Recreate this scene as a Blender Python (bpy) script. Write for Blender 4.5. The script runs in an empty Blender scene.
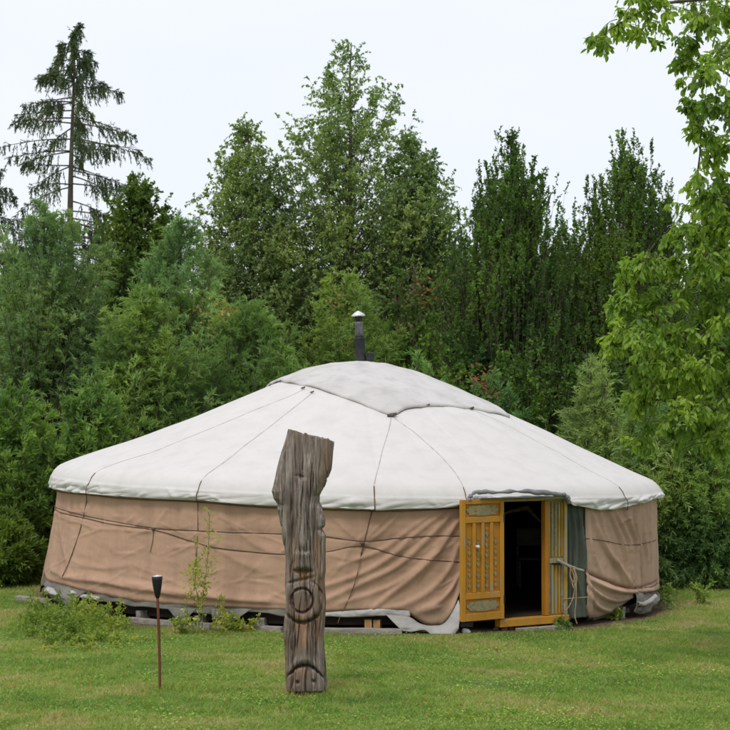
import bpy, math, random
import numpy as np
from mathutils import Vector, noise as mn

random.seed(7)
RNG = np.random.default_rng(7)
scene = bpy.context.scene
COL = scene.collection
PI = math.pi

# ------------------------------------------------------------------ camera
CAM = np.array([0.12, -24.6, 2.63])
FOC = 1650.0
PITCH = math.atan(50 / FOC)
FWD = np.array([0, math.cos(PITCH), math.sin(PITCH)])
UPV = np.array([0, -math.sin(PITCH), math.cos(PITCH)])


def ray(px, py):
    return np.array([1.0, 0, 0]) * ((px - 365) / FOC) + FWD + UPV * ((365 - py) / FOC)


def PT(px, py, Y):
    d = ray(px, py)
    return CAM + d * ((Y - CAM[1]) / d[1])


def PTD(px, py, dist):
    return PT(px, py, CAM[1] + dist)


def cyl(px, py, R=4.42):
    """point of the yurt wall seen at a photo position -> (theta, z)"""
    d = ray(px, py)
    a = d[0] ** 2 + d[1] ** 2
    b = 2 * (CAM[0] * d[0] + CAM[1] * d[1])
    c = CAM[0] ** 2 + CAM[1] ** 2 - R * R
    disc = b * b - 4 * a * c
    t = (-b - math.sqrt(max(disc, 0))) / (2 * a)
    p = CAM + d * t
    return math.atan2(p[0], -p[1]), p[2]


def sstep(a, b, x):
    t = np.clip((x - a) / (b - a), 0, 1)
    return t * t * (3 - 2 * t)


def ground_z(x, y):
    x = np.asarray(x, float)
    y = np.asarray(y, float)
    z = -.11 * (.5 + .5 * np.tanh((x - 2.2) / 2))
    z = z + np.clip((-13 - y) / 11.0, 0, 1.4) * 0.95
    z = z + .015 * np.sin(x * 1.3 + .5 * y) * np.cos(y * .9) + .01 * np.sin(x * 3.1 + 1) * np.sin(y * 2.7)
    return z


# ------------------------------------------------------------------ object helpers
def tag(o, label=None, cat=None, group=None, kind=None):
    if label: o['label'] = label
    if cat: o['category'] = cat
    if group: o['group'] = group
    if kind: o['kind'] = kind
    return o


def empty(name, loc=(0, 0, 0), label=None, cat=None, group=None):
    o = bpy.data.objects.new(name, None)
    o.empty_display_size = .2
    COL.objects.link(o)
    o.location = loc
    return tag(o, label, cat, group)


def link(name, me, mat=None, parent=None, smooth=False):
    if mat is not None and len(me.materials) == 0:
        me.materials.append(mat)
    if smooth:
        me.polygons.foreach_set('use_smooth', np.ones(len(me.polygons), bool))
    o = bpy.data.objects.new(name, me)
    COL.objects.link(o)
    if parent is not None:
        o.parent = parent
        # geometry is written in world space: take the root's place out of it
        root = parent
        off = Vector((0, 0, 0))
        while root is not None:
            off += root.location
            root = root.parent
        o.location = -off
    return o


def np_mesh(name, V, F, attrs=None, pattrs=None):
    """V (n,3), F (m,k) all the same k"""
    V = np.ascontiguousarray(V, np.float32)
    F = np.ascontiguousarray(F, np.int32)
    me = bpy.data.meshes.new(name)
    me.vertices.add(len(V))
    me.vertices.foreach_set('co', V.ravel())
    m, k = F.shape
    me.loops.add(m * k)
    me.loops.foreach_set('vertex_index', F.ravel())
    me.polygons.add(m)
    me.polygons.foreach_set('loop_start', np.arange(0, m * k, k, dtype=np.int32))
    try:
        me.polygons.foreach_set('loop_total', np.full(m, k, np.int32))
    except Exception:
        pass
    me.update(calc_edges=True)
    for n, a in (attrs or {}).items():
        at = me.attributes.new(n, 'FLOAT', 'FACE')
        at.data.foreach_set('value', np.ascontiguousarray(a, np.float32))
    for n, a in (pattrs or {}).items():
        at = me.attributes.new(n, 'FLOAT', 'POINT')
        at.data.foreach_set('value', np.ascontiguousarray(a, np.float32))
    return me


def grid_mesh(name, P, closed_u=False, pattrs=None):
    """P (nv, nu, 3)"""
    nv, nu, _ = P.shape
    i = np.arange(nv - 1)[:, None]
    j = np.arange(nu if closed_u else nu - 1)[None, :]
    j2 = (j + 1) % nu
    F = np.stack([i * nu + j, i * nu + j2, (i + 1) * nu + j2, (i + 1) * nu + j], -1).reshape(-1, 4)
    return np_mesh(name, P.reshape(-1, 3), F, pattrs=pattrs)


def py_mesh(name, V, F):
    me = bpy.data.meshes.new(name)
    me.from_pydata([tuple(map(float, v)) for v in V], [], F)
    me.update()
    return me


def norm(a):
    return a / np.maximum(np.linalg.norm(a, axis=-1, keepdims=True), 1e-9)


def tubes(paths, radii, k=4):
    """paths (N,S,3) radii (N,S) -> V, F"""
    N, S, _ = paths.shape
    t = norm(np.gradient(paths, axis=1))
    ref = np.where(np.abs(t[..., 2:3]) < .9, np.array([0, 0, 1.0]), np.array([1.0, 0, 0]))
    u = norm(np.cross(t, ref))
    v = np.cross(t, u)
    a = np.arange(k) * 2 * PI / k
    V = paths[:, :, None] + radii[:, :, None, None] * (np.cos(a)[None, None, :, None] * u[:, :, None] + np.sin(a)[None, None, :, None] * v[:, :, None])
    n = np.arange(N)[:, None, None]
    s = np.arange(S - 1)[None, :, None]
    j = np.arange(k)[None, None, :]
    j2 = (j + 1) % k
    b = n * S * k
    F = np.stack([b + s * k + j, b + s * k + j2, b + (s + 1) * k + j2, b + (s + 1) * k + j], -1).reshape(-1, 4)
    return V.reshape(-1, 3), F


def smooth_path(P, n=12):
    """catmull-rom through the points"""
    P = [np.asarray(p, float) for p in P]
    Q = [2 * P[0] - P[1]] + P + [2 * P[-1] - P[-2]]
    out = []
    for i in range(1, len(Q) - 2):
        for s in range(n):
            t = s / n
            a, b, c, d = Q[i - 1:i + 3]
            out.append(.5 * (2 * b + (c - a) * t + (2 * a - 5 * b + 4 * c - d) * t * t + (3 * b - a - 3 * c + d) * t ** 3))
    out.append(P[-1])
    return np.array(out)


def tube_obj(name, P, r, mat, parent=None, k=8, smooth=True, dens=10, caps=True):
    path = smooth_path(P, dens) if dens else np.array(P, float)
    rr = np.full(len(path), r) if np.isscalar(r) else np.interp(np.linspace(0, 1, len(path)), np.linspace(0, 1, len(r)), r)
    V, F = tubes(path[None], rr[None], k)
    F = [tuple(int(q) for q in f) for f in F]
    if caps:
        F.append(tuple(range(k))[::-1])
        F.append(tuple(range(len(V) - k, len(V))))
    me = py_mesh(name, V, F)
    return link(name, me, mat, parent, smooth)


class MB:
    def __init__(s):
        s.V = []; s.F = []

    def add(s, V, F):
        b = len(s.V)
        s.V += [tuple(map(float, v)) for v in V]
        s.F += [tuple(int(i) + b for i in f) for f in F]

    def box(s, c, ax, ay, az):
        """centre and three half-axis vectors"""
        c = np.array(c, float); ax = np.array(ax, float); ay = np.array(ay, float); az = np.array(az, float)
        V = [c + i * ax + j * ay + k * az for k in (-1, 1) for j in (-1, 1) for i in (-1, 1)]
        F = [(0, 2, 3, 1), (4, 5, 7, 6), (0, 1, 5, 4), (2, 6, 7, 3), (0, 4, 6, 2), (1, 3, 7, 5)]
        s.add(V, F)
        return s

    def lathe(s, prof, c=(0, 0, 0), k=24, axis=None):
        c = np.array(c, float)
        ax = norm(np.array(axis if axis is not None else (0, 0, 1.0), float))
        ref = np.array([1.0, 0, 0]) if abs(ax[0]) < .9 else np.array([0, 1.0, 0])
        u = norm(np.cross(ref, ax)); v = np.cross(ax, u)
        V = []; F = []
        for r, z in prof:
            for j in range(k):
                a = 2 * PI * j / k
                V.append(c + ax * z + r * (math.cos(a) * u + math.sin(a) * v))
        for i in range(len(prof) - 1):
            for j in range(k):
                F.append((i * k + j, i * k + (j + 1) % k, (i + 1) * k + (j + 1) % k, (i + 1) * k + j))
        F.append(tuple(range(k))[::-1]); F.append(tuple((len(prof) - 1) * k + j for j in range(k)))
        s.add(V, F)
        return s

    def build(s, name, mat, parent=None, smooth=False, bevel=0, autos=None):
        me = py_mesh(name, s.V, s.F)
        o = link(name, me, mat, parent, smooth)
        if bevel:
            m = o.modifiers.new('bev', 'BEVEL'); m.width = bevel; m.segments = 2; m.limit_method = 'ANGLE'
        return o


# ------------------------------------------------------------------ materials
def new_mat(name):
    m = bpy.data.materials.new(name)
    m.use_nodes = True
    nt = m.node_tree
    nt.nodes.clear()
    return m, nt


class NT:
    def __init__(s, nt): s.nt = nt

    def n(s, typ, **kw):
        x = s.nt.nodes.new(typ)
        ins = kw.pop('ins', {})
        for k, v in kw.items(): setattr(x, k, v)
        for k, v in ins.items():
            if isinstance(v, bpy.types.NodeSocket): s.nt.links.new(v, x.inputs[k])
            else: x.inputs[k].default_value = v
        return x

    def ramp(s, fac, stops, interp='LINEAR'):
        x = s.n('ShaderNodeValToRGB', ins={0: fac})
        cr = x.color_ramp
        cr.interpolation = interp
        while len(cr.elements) < len(stops): cr.elements.new(.5)
        for e, (p, c) in zip(cr.elements, stops):
            e.position = p
            e.color = tuple(c) + (1,) if len(c) == 3 else c
        return x.outputs[0]

    def noise(s, vec, scale, detail=4, rough=.6, dist=0):
        x = s.n('ShaderNodeTexNoise', ins={'Scale': scale, 'Detail': detail, 'Roughness': rough, 'Distortion': dist})
        if vec is not None: s.nt.links.new(vec, x.inputs['Vector'])
        return x.outputs['Fac']

    def mix(s, f, a, b, mode='MIX'):
        x = s.n('ShaderNodeMix', data_type='RGBA', blend_type=mode)
        for i, v in ((0, f), (6, a), (7, b)):
            if isinstance(v, bpy.types.NodeSocket): s.nt.links.new(v, x.inputs[i])
            else: x.inputs[i].default_value = (tuple(v) + (1,)) if (i > 0 and len(v) == 3) else v
        return x.outputs[2]

    def math(s, op, a, b=0.0, clamp=False):
        x = s.n('ShaderNodeMath', operation=op, use_clamp=clamp)
        for i, v in ((0, a), (1, b)):
            if isinstance(v, bpy.types.NodeSocket): s.nt.links.new(v, x.inputs[i])
            else: x.inputs[i].default_value = v
        return x.outputs[0]

    def mapping(s, scale=(1, 1, 1), rot=(0, 0, 0), world=True):
        src = s.n('ShaderNodeNewGeometry').outputs['Position'] if world else s.n('ShaderNodeTexCoord').outputs['Object']
        return s.n('ShaderNodeMapping', ins={'Vector': src, 'Scale': scale, 'Rotation': rot}).outputs[0]

    def out(s, sh):
        o = s.n('ShaderNodeOutputMaterial')
        s.nt.links.new(sh, o.inputs['Surface'])

    def principled(s, col, rough=.8, bump=None, bstr=.3, bdist=.01, spec=.3, metal=0, trans=None):
        p = s.n('ShaderNodeBsdfPrincipled')
        for k, v in (('Base Color', col), ('Roughness', rough)):
            if isinstance(v, bpy.types.NodeSocket): s.nt.links.new(v, p.inputs[k])
            else: p.inputs[k].default_value = (tuple(v) + (1,)) if k == 'Base Color' and len(v) == 3 else v
        p.inputs['Specular IOR Level'].default_value = spec
        p.inputs['Metallic'].default_value = metal
        if bump is not None:
            b = s.n('ShaderNodeBump', ins={'Strength': bstr, 'Distance': bdist, 'Height': bump})
            s.nt.links.new(b.outputs[0], p.inputs['Normal'])
        sh = p.outputs[0]
        if trans is not None:
            t = s.n('ShaderNodeBsdfTranslucent')
            s.nt.links.new(trans, t.inputs[0]) if isinstance(trans, bpy.types.NodeSocket) else None
            mx = s.n('ShaderNodeMixShader', ins={0: .42})
            s.nt.links.new(sh, mx.inputs[1]); s.nt.links.new(t.outputs[0], mx.inputs[2])
            sh = mx.outputs[0]
        s.out(sh)


LG = (2.4, 2.2, 1.8)     # overall leaf albedo level


def leaf_mat(name, cols, clump=.9, rough=.55, spec=.25, trans_gain=1.25):
    """cols: list of 3-4 colours dark->light spread over per-leaf random value"""
    m, nt = new_mat(name); N = NT(nt)
    at = N.n('ShaderNodeAttribute', attribute_name='rnd').outputs['Fac']
    cn = N.noise(N.mapping((clump,) * 3, world=True), 1.0, 2, .5)
    f = N.math('ADD', N.math('MULTIPLY', at, .62), N.math('MULTIPLY', N.math('SUBTRACT', cn, .5), 1.5), True)
    f = N.math('ADD', f, .12, True)
    st = [(i / (len(cols) - 1), tuple(q * LG[k] for k, q in enumerate(c))) for i, c in enumerate(cols)]
    c = N.ramp(f, st)
    orn = N.n('ShaderNodeObjectInfo').outputs['Random']
    tint = N.ramp(orn, [(0, (.86, .92, 1.0)), (.35, (1.05, 1.0, .82)), (.7, (.95, 1.04, 1.05)), (1, (1.16, 1.06, .80))])
    c = N.mix(1.0, c, tint, 'MULTIPLY')
    pn = N.noise(N.mapping((.42, .42, .5)), 1.0, 3, .6)
    c = N.mix(1.0, c, N.ramp(pn, [(.36, (.78, .82, .86)), (.5, (1, 1, 1)), (.66, (1.28, 1.16, .95))]), 'MULTIPLY')
    tc = N.mix(1.0, c, (trans_gain * 1.05, trans_gain * 1.15, trans_gain * .6), 'MULTIPLY')
    N.principled(c, rough, spec=spec, trans=tc)
    return m


def simple_mat(name, c, rough=.7, var=.25, scale=3, bump=.2, bscale=40, spec=.3, metal=0, bdist=.004):
    m, nt = new_mat(name); N = NT(nt)
    v = N.mapping()
    n1 = N.noise(v, scale, 5, .6)
    lo = tuple(x * (1 - var) for x in c); hi = tuple(min(1, x * (1 + var)) for x in c)
    col = N.ramp(n1, [(.3, lo), (.7, hi)])
    N.principled(col, rough, N.noise(v, bscale, 4, .6), bump, bdist, spec, metal)
    return m


def canvas_mat(name, c, stain, amt=.35, bstr=.35, seed=0.0, trans=.0, low_dirt=0.0):
    m, nt = new_mat(name); N = NT(nt)
    v = N.mapping()
    big = N.noise(N.mapping((.7, .7, .5)), 1.0, 5, .6, .4)
    streak = N.noise(N.mapping((3.5, 3.5, .45)), 1.0, 4, .6)
    sp = N.noise(v, 22, 3, .7)
    f = N.math('MULTIPLY', N.ramp(big, [(.42, (0, 0, 0)), (.75, (1, 1, 1))]), amt)
    col = N.mix(f, c, stain)
    f2 = N.math('MULTIPLY', N.ramp(streak, [(.45, (0, 0, 0)), (.8, (1, 1, 1))]), amt * .8)
    col = N.mix(f2, col, tuple(x * .72 for x in stain))
    f3 = N.math('MULTIPLY', N.ramp(sp, [(.6, (0, 0, 0)), (.75, (1, 1, 1))]), amt * .4)
    col = N.mix(f3, col, tuple(x * .6 for x in stain))
    if low_dirt:
        z = N.n('ShaderNodeSeparateXYZ', ins={0: N.n('ShaderNodeNewGeometry').outputs['Position']}).outputs[2]
        edge = N.math('ADD', z, N.math('MULTIPLY', N.noise(v, 5, 4, .7), -.35))
        fd = N.math('MULTIPLY', N.ramp(edge, [(.0, (1, 1, 1)), (.14, (0, 0, 0))]), low_dirt)
        col = N.mix(fd, col, (.16, .13, .08))
    wr = N.noise(N.mapping((6, 6, 3.5)), 1.0, 3, .55, .6)
    fine = N.noise(v, 180, 2, .6)
    h = N.math('ADD', N.math('MULTIPLY', wr, 1.0), N.math('MULTIPLY', fine, .05))
    N.principled(col, .92, h, bstr, .035, .15)
    return m


def wood_mat(name, a, b, c, scale=(14, 14, 1.2), rough=.8, bump=.6, bdist=.01, stain=False):
    m, nt = new_mat(name); N = NT(nt)
    v = N.mapping(scale)
    g = N.noise(v, 1.0, 6, .68, .35)
    g2 = N.noise(N.mapping(tuple(s * 3.5 for s in scale)), 1.0, 4, .7)
    f = N.math('ADD', N.math('MULTIPLY', g, .75), N.math('MULTIPLY', g2, .25))
    col = N.ramp(f, [(.32, a), (.5, b), (.66, c)])
    if stain:
        at = N.n('ShaderNodeAttribute', attribute_name='stain').outputs['Fac']
        n3 = N.noise(N.mapping((9, 9, 4)), 1.0, 4, .7)
        ff = N.math('MULTIPLY', at, N.ramp(n3, [(.35, (0, 0, 0)), (.6, (1, 1, 1))]))
        col = N.mix(ff, col, (.30, .15, .055))
        n4 = N.noise(N.mapping((2.2, 2.2, .9)), 1.0, 4, .6)
        col = N.mix(N.math('MULTIPLY', N.ramp(n4, [(.5, (0, 0, 0)), (.7, (1, 1, 1))]), .6), col, (.16, .085, .04))
    N.principled(col, rough, f, bump, bdist, .2)
    return m


M = {}
M['roof'] = canvas_mat('roof_canvas', (.60, .57, .55), (.56, .53, .51), .4, .16)
M['crown'] = canvas_mat('crown_canvas', (.55, .525, .51), (.42, .395, .375), .7, .2)
M['tan'] = canvas_mat('tan_canvas', (.47, .295, .205), (.35, .215, .145), .7, low_dirt=.6)
M['tan2'] = canvas_mat('tan_canvas_faded', (.49, .33, .24), (.35, .23, .16), .8, low_dirt=.6)
M['green'] = canvas_mat('green_grey_canvas', (.125, .14, .115), (.05, .06, .05), .9)
M['felt'] = canvas_mat('grey_felt', (.20, .19, .165), (.09, .085, .07), .9)
M['flap'] = canvas_mat('hem_grey_lining', (.25, .25, .265), (.12, .12, .125), .9)
M['white_tarp'] = canvas_mat('white_tarp', (.52, .51, .52), (.28, .265, .24), .8, low_dirt=.4)
M['rope'] = simple_mat('rope_brown', (.13, .08, .055), .9, .4, 8, .5, 200)
M['roperoof'] = simple_mat('rope_grey', (.42, .40, .375), .9, .3, 8, .5, 200)
M['ropepale'] = simple_mat('rope_straw', (.36, .26, .15), .9, .35, 9, .5, 200)
M['toggle'] = simple_mat('toggle_dark', (.10, .08, .07), .8, .4, 20)
M['pipe'] = simple_mat('stovepipe_black', (.018, .018, .022), .55, .5, 12, .3, 60, .4)
M['pipe2'] = simple_mat('stovepipe_grey_steel', (.20, .20, .21), .45, .4, 14, .3, 60, .5, .6)
M['capmetal'] = simple_mat('pale_zinc', (.62, .61, .62), .5, .15, 10, .2, 60, .5, .2)
M['flash'] = simple_mat('flashing_pinkish', (.45, .37, .36), .7, .2, 10)
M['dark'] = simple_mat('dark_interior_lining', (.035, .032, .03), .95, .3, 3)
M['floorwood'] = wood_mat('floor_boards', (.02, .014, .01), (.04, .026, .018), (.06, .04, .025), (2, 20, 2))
M['greywood'] = wood_mat('grey_weathered_wood', (.12, .105, .09), (.26, .235, .205), (.38, .35, .31), (2.5, 22, 22))
M['freshwood'] = wood_mat('orange_wood_block', (.26, .13, .05), (.42, .24, .10), (.52, .32, .16), (12, 12, 3))
M['post'] = wood_mat('carved_weathered_wood', (.05, .039, .033), (.19, .152, .128), (.36, .31, .27), (26, 26, 1.6), .9, .8, .012, True)
M['torchpole'] = wood_mat('torch_rod_red_brown', (.07, .02, .015), (.13, .04, .025), (.18, .06, .04), (14, 14, 2))
M['black'] = simple_mat('black_metal', (.005, .005, .007), .5, .4, 10, .1, 60, .45)
M['stone'] = simple_mat('pale_stone', (.5, .48, .45), .9, .3, 14, .6, 60)
M['rubble'] = simple_mat('reddish_stone', (.26, .13, .095), .9, .45, 14, .6, 60)
M['bark'] = wood_mat('bark_brown', (.04, .032, .024), (.09, .072, .055), (.15, .125, .10), (10, 10, 1.5))
M['barkpale'] = wood_mat('bark_pale', (.12, .10, .08), (.38, .35, .31), (.52, .50, .46), (3, 3, 6))
M['stem'] = simple_mat('green_stem', (.13, .17, .05), .7, .3, 8)


def yellow_paint(name, wear, col=(.50, .235, .02)):
    m, nt = new_mat(name); N = NT(nt)
    g = N.noise(N.mapping((16, 16, 3.5)), 1.0, 6, .7)
    dark = tuple(x * .72 for x in col)
    c = N.mix(N.ramp(N.noise(N.mapping((4, 4, 2)), 1.0, 4, .6), [(.35, (0, 0, 0)), (.7, (1, 1, 1))]), col, dark)
    w = N.ramp(g, [(wear, (0, 0, 0)), (wear + .09, (1, 1, 1))])
    c = N.mix(w, c, (.27, .26, .21))
    N.principled(c, .6, g, .35, .004, .35)
    return m


M['yellow'] = yellow_paint('mustard_paint', .57)
M['yellowdeep'] = yellow_paint('orange_paint', .62, (.43, .17, .012))
M['yellowworn'] = yellow_paint('mustard_paint_worn', .47, (.42, .27, .03))
m, nt = new_mat('ornament_paint'); N = NT(nt)
vor = N.n('ShaderNodeTexVoronoi', ins={'Vector': N.mapping((26, 26, 26)), 'Scale': 1.0}).outputs['Distance']
c = N.ramp(vor, [(.15, (.13, .12, .06)), (.35, (.25, .22, .13)), (.6, (.30, .22, .09))])
c = N.mix(N.ramp(N.noise(N.mapping((9, 9, 9)), 1.0, 4, .6), [(.5, (0, 0, 0)), (.62, (1, 1, 1))]), c, (.20, .19, .12))
N.principled(c, .7, vor, .5, .004)
M['ornament'] = m

# foliage
M['birch'] = leaf_mat('birch_leaves', [(.055, .095, .042), (.09, .14, .062), (.125, .18, .085), (.165, .22, .115)])
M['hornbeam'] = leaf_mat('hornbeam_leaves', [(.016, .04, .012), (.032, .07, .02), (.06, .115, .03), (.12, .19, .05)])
M['willow'] = leaf_mat('willow_leaves', [(.06, .105, .05), (.095, .15, .072), (.13, .19, .092), (.18, .24, .13)])
M['willowdeep'] = leaf_mat('willow_deep_leaves', [(.042, .085, .038), (.07, .125, .052), (.10, .165, .07), (.14, .21, .09)])
M['olive'] = leaf_mat('olive_green_leaves', [(.03, .055, .015), (.05, .085, .02), (.075, .115, .03), (.10, .145, .04)])
M['shrub'] = leaf_mat('shrub_leaves', [(.04, .08, .026), (.07, .125, .04), (.11, .17, .058), (.17, .235, .09)])
M['walnut'] = leaf_mat('walnut_leaves', [(.04, .085, .024), (.075, .14, .032), (.125, .20, .04), (.19, .27, .05)], clump=1.3, spec=.35)
M['spruce'] = leaf_mat('spruce_needles', [(.022, .04, .028), (.035, .056, .038), (.05, .068, .042), (.06, .08, .05)])
M['drooper'] = leaf_mat('drooping_needles', [(.032, .075, .034), (.06, .12, .05), (.09, .16, .065), (.14, .22, .09)])
M['dry'] = leaf_mat('dry_leaves', [(.09, .055, .028), (.13, .085, .045), (.17, .12, .07), (.21, .16, .10)])
M['dryred'] = leaf_mat('dry_red_leaves', [(.05, .025, .016), (.08, .04, .026), (.11, .06, .04), (.13, .08, .055)])
M['herb'] = leaf_mat('herb_leaves', [(.12, .14, .03), (.19, .21, .05), (.28, .27, .075), (.36, .32, .12)])
M['weed'] = leaf_mat('weed_leaves', [(.05, .085, .024), (.09, .14, .038), (.14, .18, .06), (.26, .22, .11)])


def grass_color(N, rnd=None):
    """patchy lawn colour from world position, shared by sheet and blades"""
    p1 = N.noise(N.mapping((.55, .8, .5)), 1.0, 4, .6, .5)
    p2 = N.noise(N.mapping((2.6, 3.6, 1)), 1.0, 6, .75, .5)
    f = N.math('ADD', N.math('MULTIPLY', p1, .6), N.math('MULTIPLY', p2, .4))
    col = N.ramp(f, [(.36, (.13, .26, .05)), (.46, (.21, .36, .07)), (.52, (.32, .43, .10)), (.565, (.45, .45, .18)), (.62, (.56, .46, .26))])
    return col, f


m, nt = new_mat('grass_blades'); N = NT(nt)
col, f = grass_color(N)
at = N.n('ShaderNodeAttribute', attribute_name='rnd').outputs['Fac']
col = N.mix(N.math('MULTIPLY', N.ramp(at, [(.0, (0, 0, 0)), (.78, (.35, .35, .35)), (.9, (1, 1, 1))]), .75), col, (.36, .32, .13))
col = N.mix(N.ramp(at, [(.25, (.5, .5, .5)), (.4, (0, 0, 0))]), col, (.09, .17, .03))
N.principled(col, .6, spec=.25, trans=N.mix(1.0, col, (1.3, 1.4, .6), 'MULTIPLY'))
M['grass'] = m
M['clover'] = leaf_mat('clover_leaves', [(.07, .13, .028), (.11, .18, .04), (.16, .24, .065), (.24, .29, .11)])

m, nt = new_mat('lawn_soil'); N = NT(nt)
col, f = grass_color(N)
pos = N.n('ShaderNodeNewGeometry').outputs['Position']
n5 = N.noise(pos, 9, 5, .7)
soil = N.ramp(N.noise(pos, 25, 4, .7), [(.3, (.10, .07, .04)), (.7, (.22, .165, .10))])
col = N.mix(.45, col, (.05, .085, .02))
col = N.mix(N.ramp(n5, [(.45, (0, 0, 0)), (.62, (.7, .7, .7))]), col, soil)
# worn earth ring round the yurt
r = N.n('ShaderNodeVectorMath', operation='LENGTH', ins={0: N.n('ShaderNodeVectorMath', operation='MULTIPLY', ins={0: pos, 1: (1, 1, 0)}).outputs[0]}).outputs['Value']
rr = N.math('ADD', r, N.math('MULTIPLY', N.noise(pos, 3, 4, .7), -.9))
col = N.mix(N.ramp(N.math('MULTIPLY', rr, .1), [(.418, (1, 1, 1)), (.445, (0, 0, 0))]), col, N.ramp(n5, [(.3, (.09, .06, .04)), (.7, (.20, .14, .09))]))
N.principled(col, .95, N.noise(pos, 30, 5, .7), .8, .03, .1)
M['ground'] = m

# ------------------------------------------------------------------ the ground
def build_ground():
    def axis(lo, hi, step, far, k=26):
        a = np.arange(lo, hi + 1e-6, step)
        g = np.geomspace(1, far, k)
        return np.concatenate([lo - g[::-1], a, hi + g])
    xs = axis(-14, 14, .25, 600)
    ys = axis(-26, 16, .25, 600)
    X, Y = np.meshgrid(xs, ys)
    P = np.stack([X, Y, ground_z(X, Y)], -1)
    o = link('ground', grid_mesh('ground', P), M['ground'], None, True)
    tag(o, 'uneven lawn with worn earth patches around the round tent', 'lawn', kind='structure')


build_ground()

# ------------------------------------------------------------------ yurt
TD = math.radians(30.5)          # direction the door faces
TV = np.array([math.cos(TD), math.sin(TD), 0])     # along the door plane, to the right
NV = np.array([math.sin(TD), -math.cos(TD), 0])    # out of the door
DC = NV * 4.40                                      # middle of the door plane at z = 0
ZV = np.array([0, 0, 1.0])

PROF_R = np.array([0, .4, .8, 1.1, 1.54, 2.36, 3.1, 3.9, 4.25, 4.36, 4.43, 4.47])
PROF_Z = np.array([3.375, 3.345, 3.25, 3.14, 2.955, 2.60, 2.285, 1.965, 1.83, 1.775, 1.70, 1.62])


def tilt(x, r):
    return -.027 * x * sstep(1.8, 4.2, r)


def roof_z(r, th):
    """smooth cone profile plus the sag between the roof poles"""
    x = r * np.sin(th)
    z = np.interp(r, PROF_R, PROF_Z)
    sag = -.016 * sstep(1.2, 2.6, r) * (1 - sstep(3.6, 4.3, r)) * (1 - np.abs(np.cos(th * 17 + .4)) ** .6) + .0
    lump = .006 * np.sin(r * 5 + 3 * np.sin(th * 5)) * np.sin(th * 9 + r * 1.7)
    return z + tilt(x, r) + sag + lump


def roof_hit(px, py):
    d = ray(px, py)
    t = 18.0
    prev = None
    while t < 30:
        p = CAM + d * t
        r = math.hypot(p[0], p[1])
        if r < 4.5 and p[2] < float(roof_z(r, math.atan2(p[0], -p[1]))):
            return r, math.atan2(p[0], -p[1])
        t += .01
    # missed (silhouette): nearest approach
    best = None
    for t in np.arange(20, 29, .02):
        p = CAM + d * t
        r = math.hypot(p[0], p[1])
        if r > 4.45: continue
        g = p[2] - float(roof_z(r, math.atan2(p[0], -p[1])))
        if best is None or g < best[0]: best = (g, r, math.atan2(p[0], -p[1]))
    return best[1], best[2]


HEM_PX = [(60, 490), (88, 494), (115, 496), (150, 498), (197, 500), (230, 503), (258, 505), (300, 506), (335, 508), (380, 510), (400, 509), (440, 508), (462, 505),
          (472, 498), (520, 496), (562, 497), (570, 505), (590, 508), (600, 510), (618, 509), (640, 503), (655, 499)]
_h = [cyl(px, py, 4.47) for px, py in HEM_PX]
_h = sorted(_h)
HT = np.array([_h[0][0] - 1.2] + [a for a, b in _h] + [_h[-1][0] + 1.2]); HZ = np.array([1.56] + [b for a, b in _h] + [1.40])


def hem_z(th):
    th = (np.asarray(th, float) + PI) % (2 * PI) - PI
    z = np.interp(th, HT, HZ)
    back = (np.abs(th) > 1.9)
    return np.where(back, 1.485 - .017 * 4.4 * np.sin(th), z)


def fb(x, y, z=0.0):
    return mn.noise(Vector((x, y, z)))


yurt = empty('yurt', (0, 0, 0), 'round felt-tent yurt with pale canvas roof, tan canvas walls and open mustard door', 'yurt')


def build_roof():
    nu = 1100
    th = np.linspace(-PI, PI, nu, endpoint=False)
    rs = np.concatenate([np.linspace(0.02, 4.25, 70), [4.30, 4.34, 4.375, 4.40, 4.425, 4.445, 4.46]])
    rows = []
    for r in rs:
        rows.append(np.stack([r * np.sin(th), -r * np.cos(th), roof_z(r, th)], -1))
    hz = hem_z(th)
    z0 = rows[-1][:, 2]
    nh = 20
    hr = random.Random(12)
    FH = []
    for k in range(70):
        a = hr.uniform(-1.7, 1.7)
        if abs(a - TD) < .14: continue
        zt = float(roof_z(4.46, a)); zb_ = float(hem_z(a))
        sl = hr.choice((-1, 1)) * hr.uniform(.0, .16)
        f0 = hr.uniform(.0, .6)
        FH.append((np.array([[a * 4.4, zt + (zb_ - zt) * f0], [a * 4.4 + sl * .6, zt + (zb_ - zt) * (f0 + 1) / 2], [a * 4.4 + sl, zb_ - .01]]), hr.uniform(.012, .03), hr.uniform(.005, .014)))
    crum = np.array([[fb(math.sin(t) * 7 + k * .03, math.cos(t) * 7, k * .12) * .5 + (abs(fb(math.sin(t + k * .006) * 15, math.cos(t + k * .006) * 15, k * .06 + 4)) - .2) * .8 for t in th] for k in range(nh)])
    gath = np.array([fb(math.sin(t) * 3, math.cos(t) * 3, 8) for t in th])
    for k in range(1, nh + 1):
        f = k / nh
        amp = (.085 * f + .01) * (.3 + 1.6 * np.clip(gath + .3, 0, 1))
        door = np.exp(-((th - TD) / .13) ** 4)
        r = 4.465 + .012 * math.sin(f * PI) + crum[k - 1] * amp * (1 - .7 * door) + .10 * door * f
        z = z0 + (hz - z0) * f
        ths = (th + PI) % (2 * PI) - PI
        r = r + ridge_sum(FH, ths * 4.4, z)
        rows.append(np.stack([r * np.sin(th), -r * np.cos(th), z], -1))
    P = np.array(rows)
    me = grid_mesh('roof_cover', P, True)
    o = link('roof_cover', me, M['roof'], yurt, True)
    sm = o.modifiers.new('thick', 'SOLIDIFY'); sm.thickness = .012; sm.offset = -1
    return o




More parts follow.
